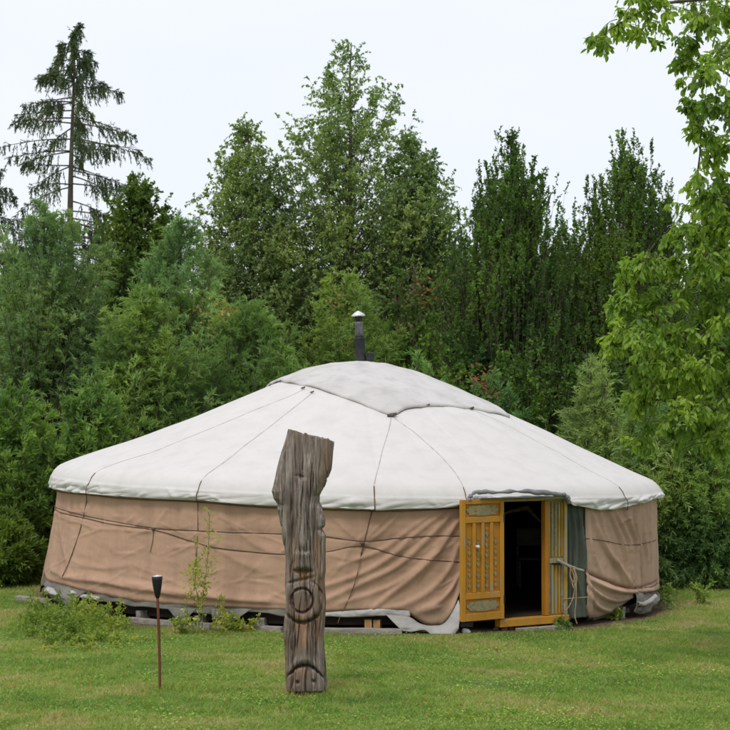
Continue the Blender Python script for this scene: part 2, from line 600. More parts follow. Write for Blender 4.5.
def hem_pt(th, f, off=0):
    """point on the hem, f=0 shoulder .. 1 lower edge"""
    z0 = float(roof_z(4.46, th)); hz = float(hem_z(th))
    r = 4.48 + .015 * math.sin(f * PI) + off
    return np.array([r * math.sin(th), -r * math.cos(th), z0 + (hz - z0) * f])


# ---- fabric folds of the wall, as ridges in (theta, z)
def folds(lst, gain=1.0):
    out = []
    for pts, w, a in lst:
        q = smooth_path([np.array(cyl(px, py)) for px, py in pts], 5)
        q[:, 0] *= 4.4
        out.append((q, w, a * gain))
    return out


FL = folds([
    ([(392, 509), (378, 526), (364, 541)], .022, .016),
    ([(401, 510), (384, 529), (366, 543)], .022, .016),
    ([(443, 512), (413, 536), (390, 557), (362, 573), (325, 586)], .035, .032),
    ([(434, 511), (405, 533), (385, 548), (366, 556), (340, 566)], .03, .02),
    ([(450, 515), (425, 541), (397, 566), (366, 581), (327, 599)], .035, .034),
    ([(457, 522), (437, 552), (413, 576), (390, 594), (373, 608)], .035, .036),
    ([(449, 530), (430, 556), (405, 578), (375, 592), (340, 603)], .03, .022),
    ([(459, 545), (448, 570), (430, 590), (405, 604), (385, 608)], .04, .028),
    ([(459, 575), (450, 590), (436, 603), (418, 611)], .03, .03),
    ([(425, 612), (433, 609), (440, 607)], .02, .02),
    ([(448, 612), (440, 619), (428, 622)], .03, .015),
    ([(462, 560), (459, 590), (452, 608), (441, 624)], .03, .03),
    ([(330, 556), (350, 560), (372, 556)], .03, .008),
    ([(60, 570), (78, 578), (105, 581), (150, 590), (205, 597), (268, 601)], .05, .030),
    ([(72, 560), (100, 568), (130, 566)], .04, .012),
    ([(130, 583), (180, 592), (240, 600), (300, 604)], .03, .014),
    ([(60, 520), (66, 545), (74, 570)], .04, .010),
    ([(105, 505), (103, 540), (98, 565)], .05, .010),
    ([(150, 530), (148, 560), (140, 585)], .04, .012),
    ([(165, 510), (158, 520), (154, 528)], .02, .012),
    ([(225, 520), (255, 545), (290, 560)], .06, .012),
    ([(195, 535), (235, 560), (270, 575)], .06, .012),
    ([(330, 515), (345, 530), (361, 543)], .025, .008),
    # grooves where the belts pull
    ([(56, 507), (110, 521), (153, 529), (200, 531), (280, 534), (360, 541), (400, 538), (460, 536)], .02, -.008),
    ([(153, 529), (218, 548), (280, 554), (325, 552), (360, 547), (400, 556), (460, 561)], .02, -.006),
])
wr_ = random.Random(31)
for _k in range(70):
    _x, _y = wr_.uniform(62, 455), wr_.uniform(512, 600)
    _a = wr_.uniform(-.5, .9) if _x < 330 else wr_.uniform(.5, 1.1)
    _l = wr_.uniform(6, 26)
    FL += folds([([(_x + _l * math.cos(_a), _y - _l * math.sin(_a)), (_x, _y), (_x - _l * .9 * math.cos(_a * .8), _y + _l * math.sin(_a * .8))], wr_.uniform(.008, .02), wr_.uniform(.003, .009))])
FR = folds([
    ([(592, 500), (594, 515), (600, 535), (610, 556), (624, 575), (632, 588)], .035, .034),
    ([(600, 500), (602, 515), (606, 535), (614, 560), (626, 586)], .028, .026),
    ([(589, 500), (590, 530), (594, 555), (602, 576)], .03, .022),
    ([(610, 500), (612, 516), (619, 534), (626, 560), (630, 592)], .024, .036),
    ([(617, 500), (618, 515), (624, 528), (630, 545), (633, 580)], .02, .032),
    ([(628, 500), (627, 514), (631, 527), (637, 545), (639, 592)], .02, .040),
    ([(636, 498), (636, 520), (640, 545), (643, 592)], .022, .030),
    ([(645, 498), (644, 530), (647, 560), (648, 592)], .022, .028),
    ([(652, 498), (651, 540), (652, 592)], .02, .018),
    ([(634, 508), (628, 518), (622, 522)], .014, .022),
    ([(575, 566), (590, 574), (607, 581), (620, 586), (635, 589), (650, 585), (657, 582)], .015, -.055),
    ([(590, 580), (606, 588), (622, 592), (636, 592)], .022, .05),
    ([(588, 586), (602, 597), (616, 601), (632, 597)], .02, .034),
    ([(588, 596), (598, 608), (612, 612)], .022, .03),
    ([(640, 592), (650, 590), (658, 588)], .03, .05),
    ([(588, 575), (590, 600), (590, 618)], .02, .03),
], 1.25)


def ridge_sum(F, s, z):
    d = np.zeros_like(s)
    for q, w, a in F:
        best = np.full(s.shape, 1e9); side = np.zeros_like(s)
        ta = np.zeros_like(s)
        n = len(q) - 1
        for i in range(n):
            A, B = q[i], q[i + 1]
            e = B - A; L2 = max((e ** 2).sum(), 1e-9)
            t = np.clip(((s - A[0]) * e[0] + (z - A[1]) * e[1]) / L2, 0, 1)
            dx = s - (A[0] + t * e[0]); dz = z - (A[1] + t * e[1])
            dd = dx * dx + dz * dz
            m = dd < best
            best = np.where(m, dd, best)
            side = np.where(m, np.sign(dx * e[1] - dz * e[0]), side)
            ta = np.where(m, (i + t) / n, ta)
        dist = np.sqrt(best)
        ww = np.where(side > 0, w * .7, w * 1.35)
        d += 1.35 * a * np.exp(-(dist / ww) ** 1.45) * (.35 + .65 * np.sin(np.clip(ta, .08, .92) * PI) ** .7)
    return d


build_roof()


def base_r(th, z):
    t = np.clip(z / 1.5, 0, 1)
    fl = .23 * sstep(-.35, -1.5, th) * (1 - sstep(1.9, 2.6, np.abs(th)))
    belly = (1 - t) ** 1.2
    return 4.385 + (fl + .035) * belly


BOT_L = [(42, 572), (46, 577), (54, 581), (70, 586), (88, 592), (110, 597), (133, 602), (174, 606), (220, 609), (270, 611), (320, 613), (360, 612), (400, 612), (408, 613), (415, 618), (424, 624), (434, 628), (442, 626), (448, 621), (454, 611), (459, 598), (463, 590)]
BOT_R = [(583, 570), (586, 590), (587, 606), (589, 618), (598, 618), (607, 615), (618, 609), (626, 604), (632, 600), (636, 594), (642, 593), (650, 592), (657, 589)]


def prof_of(lst, R):
    a = sorted(cyl(px, py, R) for px, py in lst)
    return np.array([q[0] for q in a]), np.array([q[1] for q in a])


BL = prof_of(BOT_L, 4.47); BR = prof_of(BOT_R, 4.42)
TH_L1 = cyl(466, 560)[0]
TH_R0 = cyl(587, 560)[0]


def wall_pt(th, z, off=.0, F=None):
    th = np.asarray(th, float); z = np.asarray(z, float)
    F = FL if F is None else F
    d = ridge_sum(F, th * 4.4, z)
    r = base_r(th, z) + d + off
    return np.stack([r * np.sin(th), -r * np.cos(th), z], -1)


def wall_panel(name, t0, t1, n, bot, F, mat, back_bot, topoff=.04, label=None):
    th = np.linspace(t0, t1, n)
    zb = np.interp(th, bot[0], bot[1])
    edge = (th < bot[0][0] - .02) | (th > bot[0][-1] + .3)
    zb = np.where(edge, back_bot, zb)
    zt = np.maximum(hem_z(th) + topoff, hem_z(th) * 0 + 1.45)
    nv = 84
    T, K = np.meshgrid(th, np.linspace(0, 1, nv))
    Z = zt[None] + (zb - zt)[None] * K
    P = wall_pt(T, Z, 0, F)
    # small irregular creases
    nz = np.array([[fb(t * 9 + 2, z * 5, 1.3) * .008 + fb(t * 22, z * 14 + t * 8, 5) * .004 for t, z in zip(rt, rz)] for rt, rz in zip(T, Z)])
    nrm = np.stack([np.sin(T), -np.cos(T), T * 0], -1)
    P = P + nrm * nz[..., None]
    # curl the lowest edge under a little
    P -= nrm * (.03 * sstep(.97, 1.0, K))[..., None]
    o = link(name, grid_mesh(name, P), mat, yurt, True)
    sm = o.modifiers.new('thick', 'SOLIDIFY'); sm.thickness = .008; sm.offset = -1
    if label: o['label'] = label
    return o


wall_panel('wall_cover', -PI, TH_L1, 760, BL, FL, M['tan'], .16, label='long tan canvas wall left of the door')
wall_panel('wall_cover', TH_R0, PI, 420, BR, FR, M['tan2'], .12, label='faded creased tan canvas wall right of the door')

# (strip between door and wall)
FG = folds([([(574, 508), (577, 540), (575, 580), (573, 618)], .02, .025), ([(581, 508), (584, 545), (586, 570)], .015, .03),
            ([(569, 508), (571, 550), (570, 615)], .015, .02), ([(578, 575), (583, 600), (585, 618)], .02, .02)], 2.2)
tg = np.linspace(cyl(561, 560)[0], cyl(594, 560)[0], 60)
T, K = np.meshgrid(tg, np.linspace(0, 1, 60))
Z = 1.55 + (.03 - 1.55) * K
P = wall_pt(T, Z, -.03, FG)
o = link('wall_lining', grid_mesh('wall_lining', P), M['green'], yurt, True)
o['label'] = 'dark green-grey canvas strip between door frame and tan wall'
o.modifiers.new('thick', 'SOLIDIFY').thickness = .008


# inner liner that keeps the inside dark, with the doorway left open
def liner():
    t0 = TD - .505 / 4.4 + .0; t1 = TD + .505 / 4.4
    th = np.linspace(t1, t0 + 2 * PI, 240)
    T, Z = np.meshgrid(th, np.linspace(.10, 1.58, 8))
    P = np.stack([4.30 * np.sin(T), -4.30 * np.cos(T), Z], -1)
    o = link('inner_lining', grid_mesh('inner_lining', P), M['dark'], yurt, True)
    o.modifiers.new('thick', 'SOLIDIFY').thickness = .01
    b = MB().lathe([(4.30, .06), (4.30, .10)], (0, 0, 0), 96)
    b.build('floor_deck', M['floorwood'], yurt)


liner()


# grey felt skirt showing under the tan canvas
def skirt():
    th = np.linspace(-PI, TH_L1, 500)
    zb = np.where(th < BL[0][0] - .02, .16, np.interp(th, BL[0], BL[1]))
    wob = np.array([fb(t * 12, 2.2) * .05 + fb(t * 3, 7) * .05 for t in th])
    low = np.minimum(zb, .26) - .05 + wob
    low = np.where(th > cyl(408, 600)[0], .20, low)
    low = np.maximum(low, .05)
    T, K = np.meshgrid(th, np.linspace(0, 1, 12))
    Z = .34 + (low - .34)[None] * K
    R = base_r(T, Z) - .035 + .02 * K + .01 * np.sin(T * 60 + K * 3)
    P = np.stack([R * np.sin(T), -R * np.cos(T), Z], -1)
    o = link('felt_skirt', grid_mesh('felt_skirt', P), M['felt'], yurt, True)
    o.modifiers.new('thick', 'SOLIDIFY').thickness = .01


skirt()


def cloth_strip(name, top, bot, R, mat, parent, nu=40, nv=10, bulge=.03, label=None, Rb=None, seed=0):
    """ragged sheet hung between two curves given at photo positions on the wall cylinder"""
    def curve(pts, RR):
        q = smooth_path([np.array([*cyl(px, py, RR), RR]) for px, py in pts], 12)
        i = np.linspace(0, len(q) - 1, nu)
        return np.stack([np.interp(i, np.arange(len(q)), q[:, c]) for c in range(3)], -1)
    A = curve(top, R); B = curve(bot, Rb or R)
    K = np.linspace(0, 1, nv)[:, None, None]
    Q = A[None] * (1 - K) + B[None] * K
    P = np.zeros((nv, nu, 3))
    for i in range(nv):
        for j in range(nu):
            t, z, r = Q[i, j]
            r += bulge * math.sin(PI * i / (nv - 1)) + .035 * fb(t * 22 + seed, z * 12, seed) + .015 * fb(t * 60, z * 40, seed + 3)
            P[i, j] = (r * math.sin(t), -r * math.cos(t), z)
    o = link(name, grid_mesh(name, P), mat, parent, True)
    sm = o.modifiers.new('thick', 'SOLIDIFY'); sm.thickness = .008
    if label: o['label'] = label
    return o


cloth_strip('ground_flap', [(386, 615), (408, 617), (420, 624), (434, 626), (446, 622), (459, 600)],
            [(402, 631), (412, 632), (424, 630), (434, 636), (450, 637), (458, 630)], 4.45, M['white_tarp'], yurt, 60, 14, .05, 'dirty white tarp end lying at the door', 4.62, 3)
cloth_strip('ground_flap', [(318, 613), (350, 611), (380, 609), (410, 611)], [(318, 616), (350, 617), (380, 616), (410, 617)], 4.43, M['white_tarp'], yurt, 50, 6, .01, 'thin pale strip under the tan wall', 4.45, 5)
cloth_strip('ground_flap', [(168, 607), (180, 608), (196, 609)], [(181, 623), (184, 624), (187, 623)], 4.45, M['felt'], yurt, 24, 10, .03, 'small grey hanging flap behind the garden torch', 4.5, 8)
cloth_strip('ground_flap', [(211, 609), (230, 609), (252, 609)], [(217, 626), (222, 628), (228, 626)], 4.45, M['felt'], yurt, 24, 10, .03, 'larger grey hanging flap left of the carved post', 4.5, 9)
cloth_strip('ground_flap', [(49, 577), (60, 583), (72, 588), (86, 592)], [(54, 600), (62, 603), (70, 606), (78, 602)], 4.50, M['felt'], yurt, 40, 14, .05, 'crumpled grey felt at the left foot of the wall', 4.62, 11)
cloth_strip('ground_flap', [(47, 587), (52, 588), (60, 594)], [(46, 592), (52, 594), (61, 598)], 4.62, M['white_tarp'], yurt, 24, 6, .02, 'bright white tarp fold at the left foot', 4.66, 13)
cloth_strip('ground_flap', [(72, 590), (80, 594), (90, 595), (100, 598)], [(72, 593), (80, 597), (90, 599), (100, 601)], 4.54, M['white_tarp'], yurt, 24, 6, .02, 'pale tarp fold beside the crumpled felt', 4.58, 14)
cloth_strip('ground_flap', [(632, 590), (640, 592), (648, 592), (656, 590)], [(634, 612), (640, 614), (648, 612), (654, 604)], 4.42, M['felt'], yurt, 44, 18, .06, 'bunched grey felt at the right foot of the wall', 4.50, 17)
cloth_strip('ground_flap', [(637, 602), (643, 602), (650, 598), (655, 594)], [(638, 605), (644, 606), (651, 602), (655, 598)], 4.53, M['white_tarp'], yurt, 30, 7, .03, 'white tarp curl in the right foot bundle', 4.55, 19)


# ---- crown cover
def crown():
    pxs = [(270, 384), (283, 382.5), (306, 387), (322, 391.5), (338, 397), (362, 405.5), (380, 413), (392, 418), (402, 412), (427, 408), (445, 407.5), (472, 410), (495, 415), (511, 419)]
    q = [roof_hit(*p) for p in pxs]
    q = [(t, r) for r, t in q]
    # far half: two more corners, seen only from elsewhere
    q = [a for a in q if abs(a[0]) < 1.75]
    q.sort()
    tl, rl = q[0]; tr, rr_ = q[-1]
    ext = [(tl - .5, 1.5), (tl - .85, 1.95), (-PI + .45, 1.6), (-PI, 1.45)]
    ext2 = [(tr + .35, 1.7), (tr + .8, 1.5), (PI - .3, 1.9), (PI, 1.45)]
    allp = sorted(ext + q + ext2)
    A = np.array([a for a, b in allp]); B = np.array([b for a, b in allp])
    nu = 360
    th = np.linspace(-PI, PI, nu, endpoint=False)
    R = np.interp(th, A, B)
    R = np.convolve(np.concatenate([R[-2:], R, R[:2]]), np.ones(5) / 5, 'valid')
    nv = 44
    rows = []
    for k in range(nv):
        f = (k + .2) / (nv - .8)
        r = R * f
        wr = np.array([fb(math.sin(t) * rr * 3.2, math.cos(t) * rr * 3.2, 4) * .014 + fb(math.sin(t) * 6, math.cos(t) * 6, rr * .7 + 2) * .016 * f for t, rr in zip(th, r)])
        z = roof_z(r, th) + .022 + wr + .014
        if k == nv - 1: z = z - .02
        rows.append(np.stack([r * np.sin(th), -r * np.cos(th), z], -1))
    o = link('crown_cover', grid_mesh('crown_cover', np.array(rows), True), M['crown'], yurt, True)
    sm = o.modifiers.new('thick', 'SOLIDIFY'); sm.thickness = .02; sm.offset = -1
    edge = rows[-1][::6] + np.array([0, 0, .012])
    edge = np.concatenate([edge, edge[:1]])
    tube_obj('edge_cord', edge, .008, M['roperoof'], o, 6, dens=3)
    for px, py, s in ((392, 418, .05), (303, 391, .025), (312, 395, .022), (428, 408, .022), (472, 411, .03), (280, 384, .02), (270, 388, .018)):
        r, t = roof_hit(px, py)
        c = np.array([r * math.sin(t), -r * math.cos(t), float(roof_z(r, t)) + .04])
        tg = np.array([math.cos(t), math.sin(t), .1])
        tube_obj('toggle', [c - tg * s * 1.3, c, c + tg * s * 1.3 + np.array([0, 0, .01])], [s * .35, s * .6, s * .4], M['toggle'], o, 6, dens=3)


crown()


# ---- ropes and seams
def roof_line(name, pts, r, mat, off, wall=None, label=None, F=None):
    P = []
    q = [roof_hit(*p) for p in pts]
    q = smooth_path([np.array(a) for a in q], 10)
    for rr, t in q:
        P.append(np.array([rr * math.sin(t), -rr * math.cos(t), float(roof_z(rr, t)) + off]))
    t = q[-1][1]
    if wall is not None:
        rr = q[-1][0]
        for rq in (4.2, 4.3, 4.38, 4.43, 4.46):
            if rq > rr: P.append(np.array([(rq + off) * math.sin(t), -(rq + off) * math.cos(t), float(roof_z(rq, t)) + off * .7]))
        for f in (.3, .6, 1.0): P.append(hem_pt(t, f, .03 * f + .01))
        for px, py in wall:
            tt, z = cyl(px, py)
            P.append(wall_pt(tt, z, .014, F))
    o = tube_obj(name, P, r, mat, yurt, 6, dens=4)
    if label: o['label'] = label


roof_line('rope', [(303, 391), (250, 413), (190, 438), (130, 460), (96, 474)], .007, M['roperoof'], .012, None)
roof_line('rope', [(312, 394), (290, 412), (262, 434), (230, 459), (202, 482)], .0065, M['roperoof'], .012, None)
roof_line('rope', [(391, 418), (384, 446), (378, 470), (374, 488)], .0065, M['roperoof'], .012, None)
roof_line('rope', [(394, 419), (415, 434), (437, 454), (452, 470), (463, 488)], .0065, M['roperoof'], .012, None)
roof_line('rope', [(473, 411), (510, 428), (560, 455), (600, 477), (618, 488)], .0065, M['roperoof'], .012, None)
roof_line('seam', [(455, 448), (500, 470), (540, 478)], .003, M['roperoof'], .001)
roof_line('seam', [(585, 476), (600, 485), (612, 493)], .004, M['roperoof'], .003)
roof_line('seam', [(632, 476), (642, 483), (648, 490)], .004, M['roperoof'], .003)


def drop_rope(name, px_top, py_top, wall, r=.006, mat=None, F=None):
    """rope from the shoulder over the hem and down the wall"""
    rr, t = roof_hit(px_top, py_top)
    P = []
    for rq in (rr, 4.3, 4.38, 4.43, 4.46):
        if rq >= rr: P.append(np.array([(rq + .012) * math.sin(t), -(rq + .012) * math.cos(t), float(roof_z(rq, t)) + .01]))
    for f in (.3, .6, .95): P.append(hem_pt(t, f, .03 * f + .01))
    for px, py in wall:
        tt, z = cyl(px, py)
        P.append(wall_pt(tt, z, .015, F))
    tube_obj(name, P, r, mat or M['rope'], yurt, 6, dens=5)


drop_rope('rope', 96, 474, [(85, 502), (81, 530), (75, 560), (72, 576)])
drop_rope('rope', 202, 482, [(197, 505), (197, 530), (196, 560), (195, 590), (195, 604)])
drop_rope('rope', 374, 488, [(372, 512), (366, 535), (361, 555)], .008)
drop_rope('rope', 463, 488, [])
drop_rope('rope', 618, 488, [(628, 510)], F=FR)
tube_obj('rope', [wall_pt(*cyl(361, 555), .015), wall_pt(*cyl(357, 575), .015), wall_pt(*cyl(350, 596), .02), wall_pt(*cyl(342, 612), .03), np.append(wall_pt(*cyl(338, 622), .06)[:2], .1)], .005, M['rope'], yurt, 6)


def belt(pts, F=None, r=.007, off=.012):
    P = []
    for px, py in pts:
        tt, z = cyl(px, py)
        P.append((tt, z))
    q = smooth_path([np.array(p) for p in P], 10)
    W = wall_pt(q[:, 0], q[:, 1], off, F)
    tube_obj('belt_rope', W, r, M['rope'], yurt, 6, dens=0)


belt([(50, 506), (70, 512), (110, 521), (153, 528), (200, 531), (280, 534), (320, 536), (361, 541), (400, 538), (430, 536), (465, 536)])
belt([(50, 508), (80, 517), (110, 524), (153, 530), (190, 541), (218, 548), (280, 554), (325, 552), (361, 546), (400, 556), (430, 560), (465, 562)])
belt([(585, 538), (606, 541), (620, 544), (632, 545), (645, 543), (657, 540)], FR, .005)
belt([(580, 568), (593, 576), (607, 582), (620, 587), (635, 589), (648, 587), (657, 583)], FR, .008, .02)
belt([(52, 490), (60, 492), (90, 495), (115, 498), (150, 500), (197, 502), (258, 507), (335, 510), (400, 511), (462, 508)], None, .006, .03)
for px, py in ((153, 529), (362, 543)):
    tt, z = cyl(px, py)
    p = wall_pt(tt, z, .02)
    tube_obj('rope_knot', [p + np.array([-.02, 0, .01]), p + np.array([0, -.015, 0]), p + np.array([.02, 0, -.015])], [.01, .02, .012], M['rope'], yurt, 8, dens=4)
    if px < 200: tube_obj('rope_end', [p, wall_pt(*cyl(153, 540), .02), wall_pt(*cyl(151, 552), .02)], .004, M['rope'], yurt, 5)

# grey rolled lining above the doorway
q = []
for px, py in ((469, 500), (470, 496), (475, 493), (490, 492), (515, 491.5), (540, 492), (560, 494), (567, 497), (570, 504)):
    tt, z = cyl(px, py, 4.6)
    q.append(np.array([4.60 * math.sin(tt), -4.60 * math.cos(tt), z]))
path = smooth_path(q, 10)
rr = .026 + .02 * np.array([fb(i * .33, 1.7) for i in range(len(path))])
path[:, 2] += .02 * np.array([fb(i * .21, 4.7) for i in range(len(path))])
path[:, 1] += .03 * np.array([fb(i * .4, 9.7) for i in range(len(path))])
rr[0] = rr[-1] = .012
V, F = tubes(path[None], rr[None], 10)
o = link('hem_roll', np_mesh('hem_roll', V, F), M['flap'], yurt, True)
# lining sheet from hem to frame top
tt = np.linspace(cyl(476, 500)[0], cyl(560, 500)[0], 30)
T, K = np.meshgrid(tt, np.linspace(0, 1, 6))
R = 4.60 - .25 * K
P = np.stack([R * np.sin(T), -R * np.cos(T), 1.615 - .02 * np.sin(K * PI) + 0 * T], -1)
o = link('hem_lining', grid_mesh('hem_lining', P), M['flap'], yurt, True)
o.modifiers.new('thick', 'SOLIDIFY').thickness = .008


# ---- stovepipe
def chimney():
    base = PTD(361, 364, 24.9)
    top = PTD(358, 311, 24.9)
    ax = norm(top - base)
    L = np.linalg.norm(top - base)
    c = base - ax * .12
    b = MB().lathe([(.085, 0), (.085, .12), (.080, .13), (.078, .12 + L * .46), (.083, .12 + L * .47), (.083, .12 + L * .50)], c, 28, ax)
    b.build('stovepipe', M['pipe'], yurt, True)
    b = MB().lathe([(.066, .12 + L * .50), (.064, .12 + L * .77), (.070, .12 + L * .775), (.070, .12 + L * .79)], c, 28, ax)
    b.build('pipe_section', M['pipe2'], yurt, True)
    b = MB().lathe([(.07, .12 + L * .79), (.03, .12 + L * .80), (.055, .12 + L * .90)], c, 16, ax)
    for k in range(4):
        a = k * PI / 2 + .4
        d = np.array([math.cos(a), math.sin(a), 0]) * .055
        b.box(c + ax * (.12 + L * .85) + d, (.004, 0, 0), (0, .004, 0), (0, 0, L * .07))
    b.build('cap_bracket', M['pipe'], yurt)
    b = MB().lathe([(.108, .12 + L * .90), (.105, .12 + L * .92), (.06, .12 + L * .965), (.015, .12 + L * 1.0), (.004, .12 + L * 1.005)], c, 28, ax)
    b.build('pipe_cap', M['capmetal'], yurt, True)
    b = MB().lathe([(.20, .10), (.195, .125), (.14, .15), (.09, .16)], c + np.array([.02, 0, 0]), 28)
    b.build('flashing', M['flash'], yurt, True)
    # dark damper box to the right of the pipe
    MB().box(c + np.array([.135, 0, .21]), (.055, 0, 0), (0, .06, 0), (0, 0, .085)).build('damper_box', M['pipe'], yurt, False, .012)


chimney()


# ---- door: frame plane through DC, TV along, NV out, local coords (u, z, n)
def D(u, z, n=0):
    return DC + TV * u + NV * n + ZV * z


def dbox(mb, u0, u1, z0, z1, n0, n1):
    mb.box(D((u0 + u1) / 2, (z0 + z1) / 2, (n0 + n1) / 2), TV * (u1 - u0) / 2, NV * (n1 - n0) / 2, ZV * (z1 - z0) / 2)
    return mb


b = MB()
dbox(b, -.52, -.47, .10, 1.60, -.06, .03)
dbox(b, .475, .52, .10, 1.60, -.06, .03)
dbox(b, -.467, .472, 1.55, 1.60, -.058, .028)
df = b.build('door_frame', M['yellowworn'], yurt, False, .006)
dbox(MB(), -.54, .53, .0, .098, -.07, .05).build('door_sill', M['yellow'], yurt, False, .008)
dbox(MB(), .165, .225, .103, 1.545, -.05, .035).build('door_jamb', M['yellowdeep'], yurt, False, .005)
pan = empty('side_panel', (0, 0, 0)); pan.parent = yurt
pan['label'] = 'weathered fixed panel with yellow and grey strips right of the doorway'
dbox(MB(), .228, .472, .103, 1.547, -.045, -.015).build('board', M['yellowworn'], pan)
for i, (u0, u1) in enumerate(((.235, .265), (.288, .318), (.345, .372), (.40, .425), (.445, .468))):
    dbox(MB(), u0, u1, .12, .74, -.013, .004).build('strip', M['yellow' if i in (3,) else ('greywood' if i in (0, 4) else 'yellowworn')], pan, False, .003)
    dbox(MB(), u0, u1, .83, 1.52, -.013, .004).build('strip', M['yellow' if i in (4,) else ('ornament' if i in (2, 1) else 'yellowworn')], pan, False, .003)
dbox(MB(), .232, .468, .755, .815, -.013, .01).build('rail', M['yellowworn'], pan, False, .003)
dbox(MB(), .30, .44, .735, .752, -.012, .03).build('bolt', M['black'], pan, False, .002)


# open leaf folded back against the wall: hinge at D(-.50)
def door_leaf():
    H = PT(499.5, 560, D(-.50, 0, .045)[1])
    H = np.array([D(-.5, 0, .045)[0], D(-.5, 0, .045)[1], 0])
    far = PT(460.5, 560, H[1] - .36)
    far = np.array([far[0], far[1], 0])
    U = norm(far - H); W = np.linalg.norm(far - H)
    Nn = np.array([U[1], -U[0], 0])
    if Nn[1] > 0: Nn = -Nn
    leaf = empty('door_leaf', (0, 0, 0)); leaf.parent = yurt
    z0, z1 = .115, 1.595

    def lb(u0, u1, za, zb, n0, n1, mb=None):
        mb = mb or MB()
        mb.box(H + U * (u0 + u1) / 2 * W + Nn * (n0 + n1) / 2 + ZV * (za + zb) / 2, U * (u1 - u0) / 2 * W, Nn * (n1 - n0) / 2, ZV * (zb - za) / 2)
        return mb
    lb(.02, .98, z0 + .01, z1 - .01, -.012, .012).build('board', M['yellowdeep'], leaf)
    lb(0, .085, z0, z1, -.022, .034).build('stile', M['yellow'], leaf, False, .004)
    lb(.915, 1, z0, z1, -.022, .034).build('stile', M['yellow'], leaf, False, .004)
    for a, c in ((z0, z0 + .09), (z0 + .265, z0 + .34), (z1 - .285, z1 - .215), (z1 - .055, z1)):
        lb(.087, .913, a, c, -.02, .032).build('rail', M['yellow'], leaf, False, .004)
    for k in range(3):
        u = .087 + (k + 1) * .826 / 4
        lb(u - .035, u + .035, z0 + .342, z1 - .287, .013, .030).build('mullion', M['yellow'], leaf, False, .003)
    # carved plates top and bottom: pointed ovals
    for zc in (z0 + .178, z1 - .135):
        V = []; F = []
        pts = []
        hw, hh = .36, .062
        n = 40
        for i in range(n):
            a = 2 * PI * i / n
            sx = math.copysign(abs(math.cos(a)) ** .6, math.cos(a)); sz = math.copysign(abs(math.sin(a)) ** .7, math.sin(a))
            wv = 1 + .07 * math.cos(a * 8)
            pts.append((.5 + hw * sx * wv, sz * hh * wv))
        for n_ in (.013, .022):
            for u, z in pts: V.append(H + U * u * W + ZV * (zc + z) + Nn * n_)
        for i in range(n): F.append((i, (i + 1) % n, n + (i + 1) % n, n + i))
        F.append(tuple(range(n, 2 * n))); F.append(tuple(range(n))[::-1])
        mb = MB(); mb.add(V, F)
        mb.build('carved_plate', M['ornament'], leaf)
    # carved rosettes down the four slots
    for k in range(4):
        u = .087 + (k + .5) * .826 / 4
        mb = MB()
        z = z0 + .42
        while z < z1 - .42:
            for j, s in ((0, 1.0), (1, .6)):
                V = []
                hw = .045 * W * s * 1.0; hh = .042 * s
                for n_ in (.013, .020):
                    for a in range(8):
                        rr = 1.0 if a % 2 == 0 else .62
                        V.append(H + U * (u * W + math.cos(a * PI / 4) * hw * rr * .9) + ZV * (z + j * .055 + math.sin(a * PI / 4) * hh * rr) + Nn * n_)
                F = [(i, (i + 1) % 8, 8 + (i + 1) % 8, 8 + i) for i in range(8)] + [tuple(range(8, 16)), tuple(range(8))[::-1]]
                mb.add(V, F)
            z += .115 + .012 * ((k * 7 + int(z * 100)) % 3)
        mb.build('carved_rosettes', M['ornament'], leaf)
    c = H + U * .66 * W + ZV * 1.02 + Nn * .03
    MB().lathe([(.018, 0), (.018, .012), (.012, .02), (.022, .035), (.018, .05), (.006, .054)], c, 14, Nn).build('handle', M['capmetal'], leaf, True)
    for z in (.35, 1.35):
        MB().lathe([(.012, -.05), (.012, .05)], H + ZV * z + Nn * .03, 10).build('hinge', M['black'], leaf)


door_leaf()

# ------------------------------------------------------------------ things by the door
def rope_stick():
    a = D(.42, .735, .06); a2 = PT(570, 566, a[1] + .02)
    root = empty('tie_stick', tuple(a), 'short pale stick with straw rope loops hanging beside the door frame', 'stick')
    b = PT(557, 560, a[1] - .05); c_ = PT(571, 567, a[1] - .02); d_ = PT(584, 571, a[1] + .03)
    tube_obj('stick', [b, c_, d_], [.02, .022, .016], M['greywood'], root, 8)
    Y = c_[1] - .03
    loops = [[(569, 566), (573, 573), (575, 585), (573, 598), (568, 608), (565, 610), (564, 604)],
             [(574, 566), (576, 580), (576, 600), (575, 616), (577, 624)],
             [(571, 566), (570, 575), (573, 582), (575, 575), (572, 567)],
             [(573, 568), (577, 578), (574, 588), (571, 578)]]
    for L in loops:
        tube_obj('rope_loop', [PT(px, py, Y + .008 * i) for i, (px, py) in enumerate(L)], .008, M['ropepale'], root, 6)
    # horizontal cord tucked across the green strip
    tube_obj('cord', [PT(563, 599, Y + .1), PT(575, 598, Y + .1), PT(588, 597, Y + .12)], .006, M['ropepale'], root, 6)


rope_stick()

